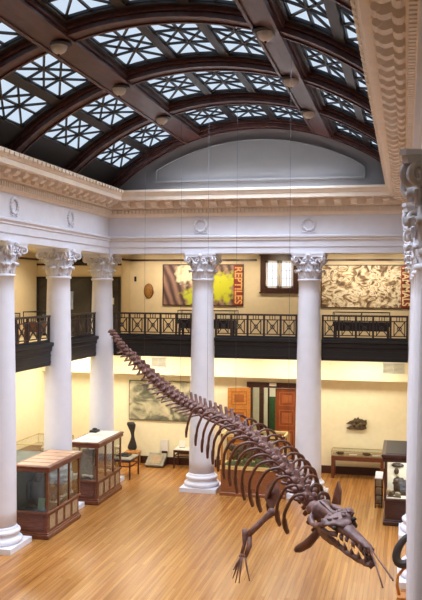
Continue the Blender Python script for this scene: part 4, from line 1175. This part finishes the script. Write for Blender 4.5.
# thin steel rods below the snout
for e in ((4.25, 12.75, 1.83), (4.40, 12.55, 2.02)):
    mb = MB(); mb.tube([HF @ Vector((0, .97, -.03)), e], .014, 6); mb.build('snout_rod', M['bone'], whale, world=True)

# hanging wires
for (x, y, z, lab) in ((-2.95, 23.6, 4.0, 'thin vertical wire nearest the tail tip'), (-1.44, 22.1, 3.3, 'thin vertical wire second from the tail tip'), (-.35, 20.7, 3.1, 'thin vertical wire third from the tail tip'),
                       (.71, 19.1, 3.1, 'thin vertical wire over the ribs'), (2.37, 16.0, 2.9, 'thin vertical wire nearest the skull')):
    zt = arcz(x, RR)+.1
    mb = MB(); mb.tube([(0, 0, 0), (0, 0, zt-z)], .0035, 5)
    o = mb.build('hanging_wire', M['wire']); o.location = (x, y, z)
    tag(o, lab + ' holding the skeleton', 'wire', 'wires holding the skeleton')

# ------------------------------------------------------------------ light
W = D.worlds.new('World'); SC.world = W; W.use_nodes = True
W.node_tree.nodes['Background'].inputs[0].default_value = (.8, .9, 1, 1); W.node_tree.nodes['Background'].inputs[1].default_value = .6
def area(name, loc, sx, sy, e, col, rot=(0, 0, 0), spread=PI):
    l = D.lights.new(name, 'AREA'); l.shape = 'RECTANGLE'; l.size = sx; l.size_y = sy; l.energy = e; l.color = col; l.spread = spread
    o = D.objects.new(name, l); COL.objects.link(o); o.location = loc; o.rotation_euler = rot; return o
def spot(name, loc, tgt, e, col, ang=1.6, blend=.8, rad=.1):
    l = D.lights.new(name, 'SPOT'); l.energy = e; l.color = col; l.spot_size = ang; l.spot_blend = blend; l.shadow_soft_size = rad
    o = D.objects.new(name, l); COL.objects.link(o); o.location = loc
    o.rotation_euler = (Vector(tgt)-Vector(loc)).to_track_quat('-Z', 'Y').to_euler(); return o
COOL = (.74, .83, 1.0); WARM = (1.0, .85, .62); YEL = (1.0, .95, .83)
for k in range(5):                                   # unseen fill lamps added below the vault, boosting the glowing panes' daylight
    area('added_vault_fill', (0, YB-S*k-1.75, 10.55), 5.2, 2.4, 330, COOL, spread=2.3)
for sx in (-1, 1):
    for k in range(1, 6):
        spot('added_lamp_spot', (2.0*sx, YB-S*k, 10.6), (2.0*sx, YB-S*k, 0), 40, WARM, 2.7, .6, .2)  # spots added along the ceiling-lamp rows; the globes themselves give no light
# assumed gallery spots on the banners, no fixtures built
for x, e in ((-4.3, 80), (-3.2, 110), (-2.2, 110), (-1.2, 90), (.2, 85), (2.2, 105), (3.2, 115), (4.3, 100)):
    spot('assumed_track_spot', (x, 27.3, 7.45), (x, WY, 6.4), e, WARM, 1.5, .9, .05)
for y in (16, 19.5, 23, 26): spot('added_gallery_light', (-6.9, y, 7.45), (-7.4, y, 4.6), 160, WARM, 2.6, .8, .2)  # added lights for the left gallery, without fixtures
# lights added under the galleries, no fixtures built
for y in (17, 20.5, 24, 27.3): area('added_aisle_light', (-6.8, y, 4.14), .6, 1.6, 78, YEL)
for x in (-4.2, -1.7, .8, 3.3): area('added_aisle_light', (x, 27.4, 4.14), 1.6, .6, 60, YEL)
for y in (17, 20.5, 24): area('added_aisle_light', (6.8, y, 4.14), .6, 1.6, 80, YEL)
area('added_case_light', (4.46, 23.3, 1.68),   .5, .7, 15, (1, .95, .85))  # added lamp that brightens the inside of the right case
area('added_far_room_light', (0, 30.6, 3.35), 1.2, 1.2, 60, (1, .97, .85))  # added lamp for the room beyond the door, without a fixture

SC.view_settings.view_transform = 'Standard'; SC.view_settings.look = 'None'
SC.view_settings.exposure = 0; SC.view_settings.gamma = 1; SC.view_settings.use_curve_mapping = False
SC.cycles.use_denoising = True; SC.cycles.max_bounces = 8; SC.cycles.diffuse_bounces = 4; SC.cycles.transparent_max_bounces = 12
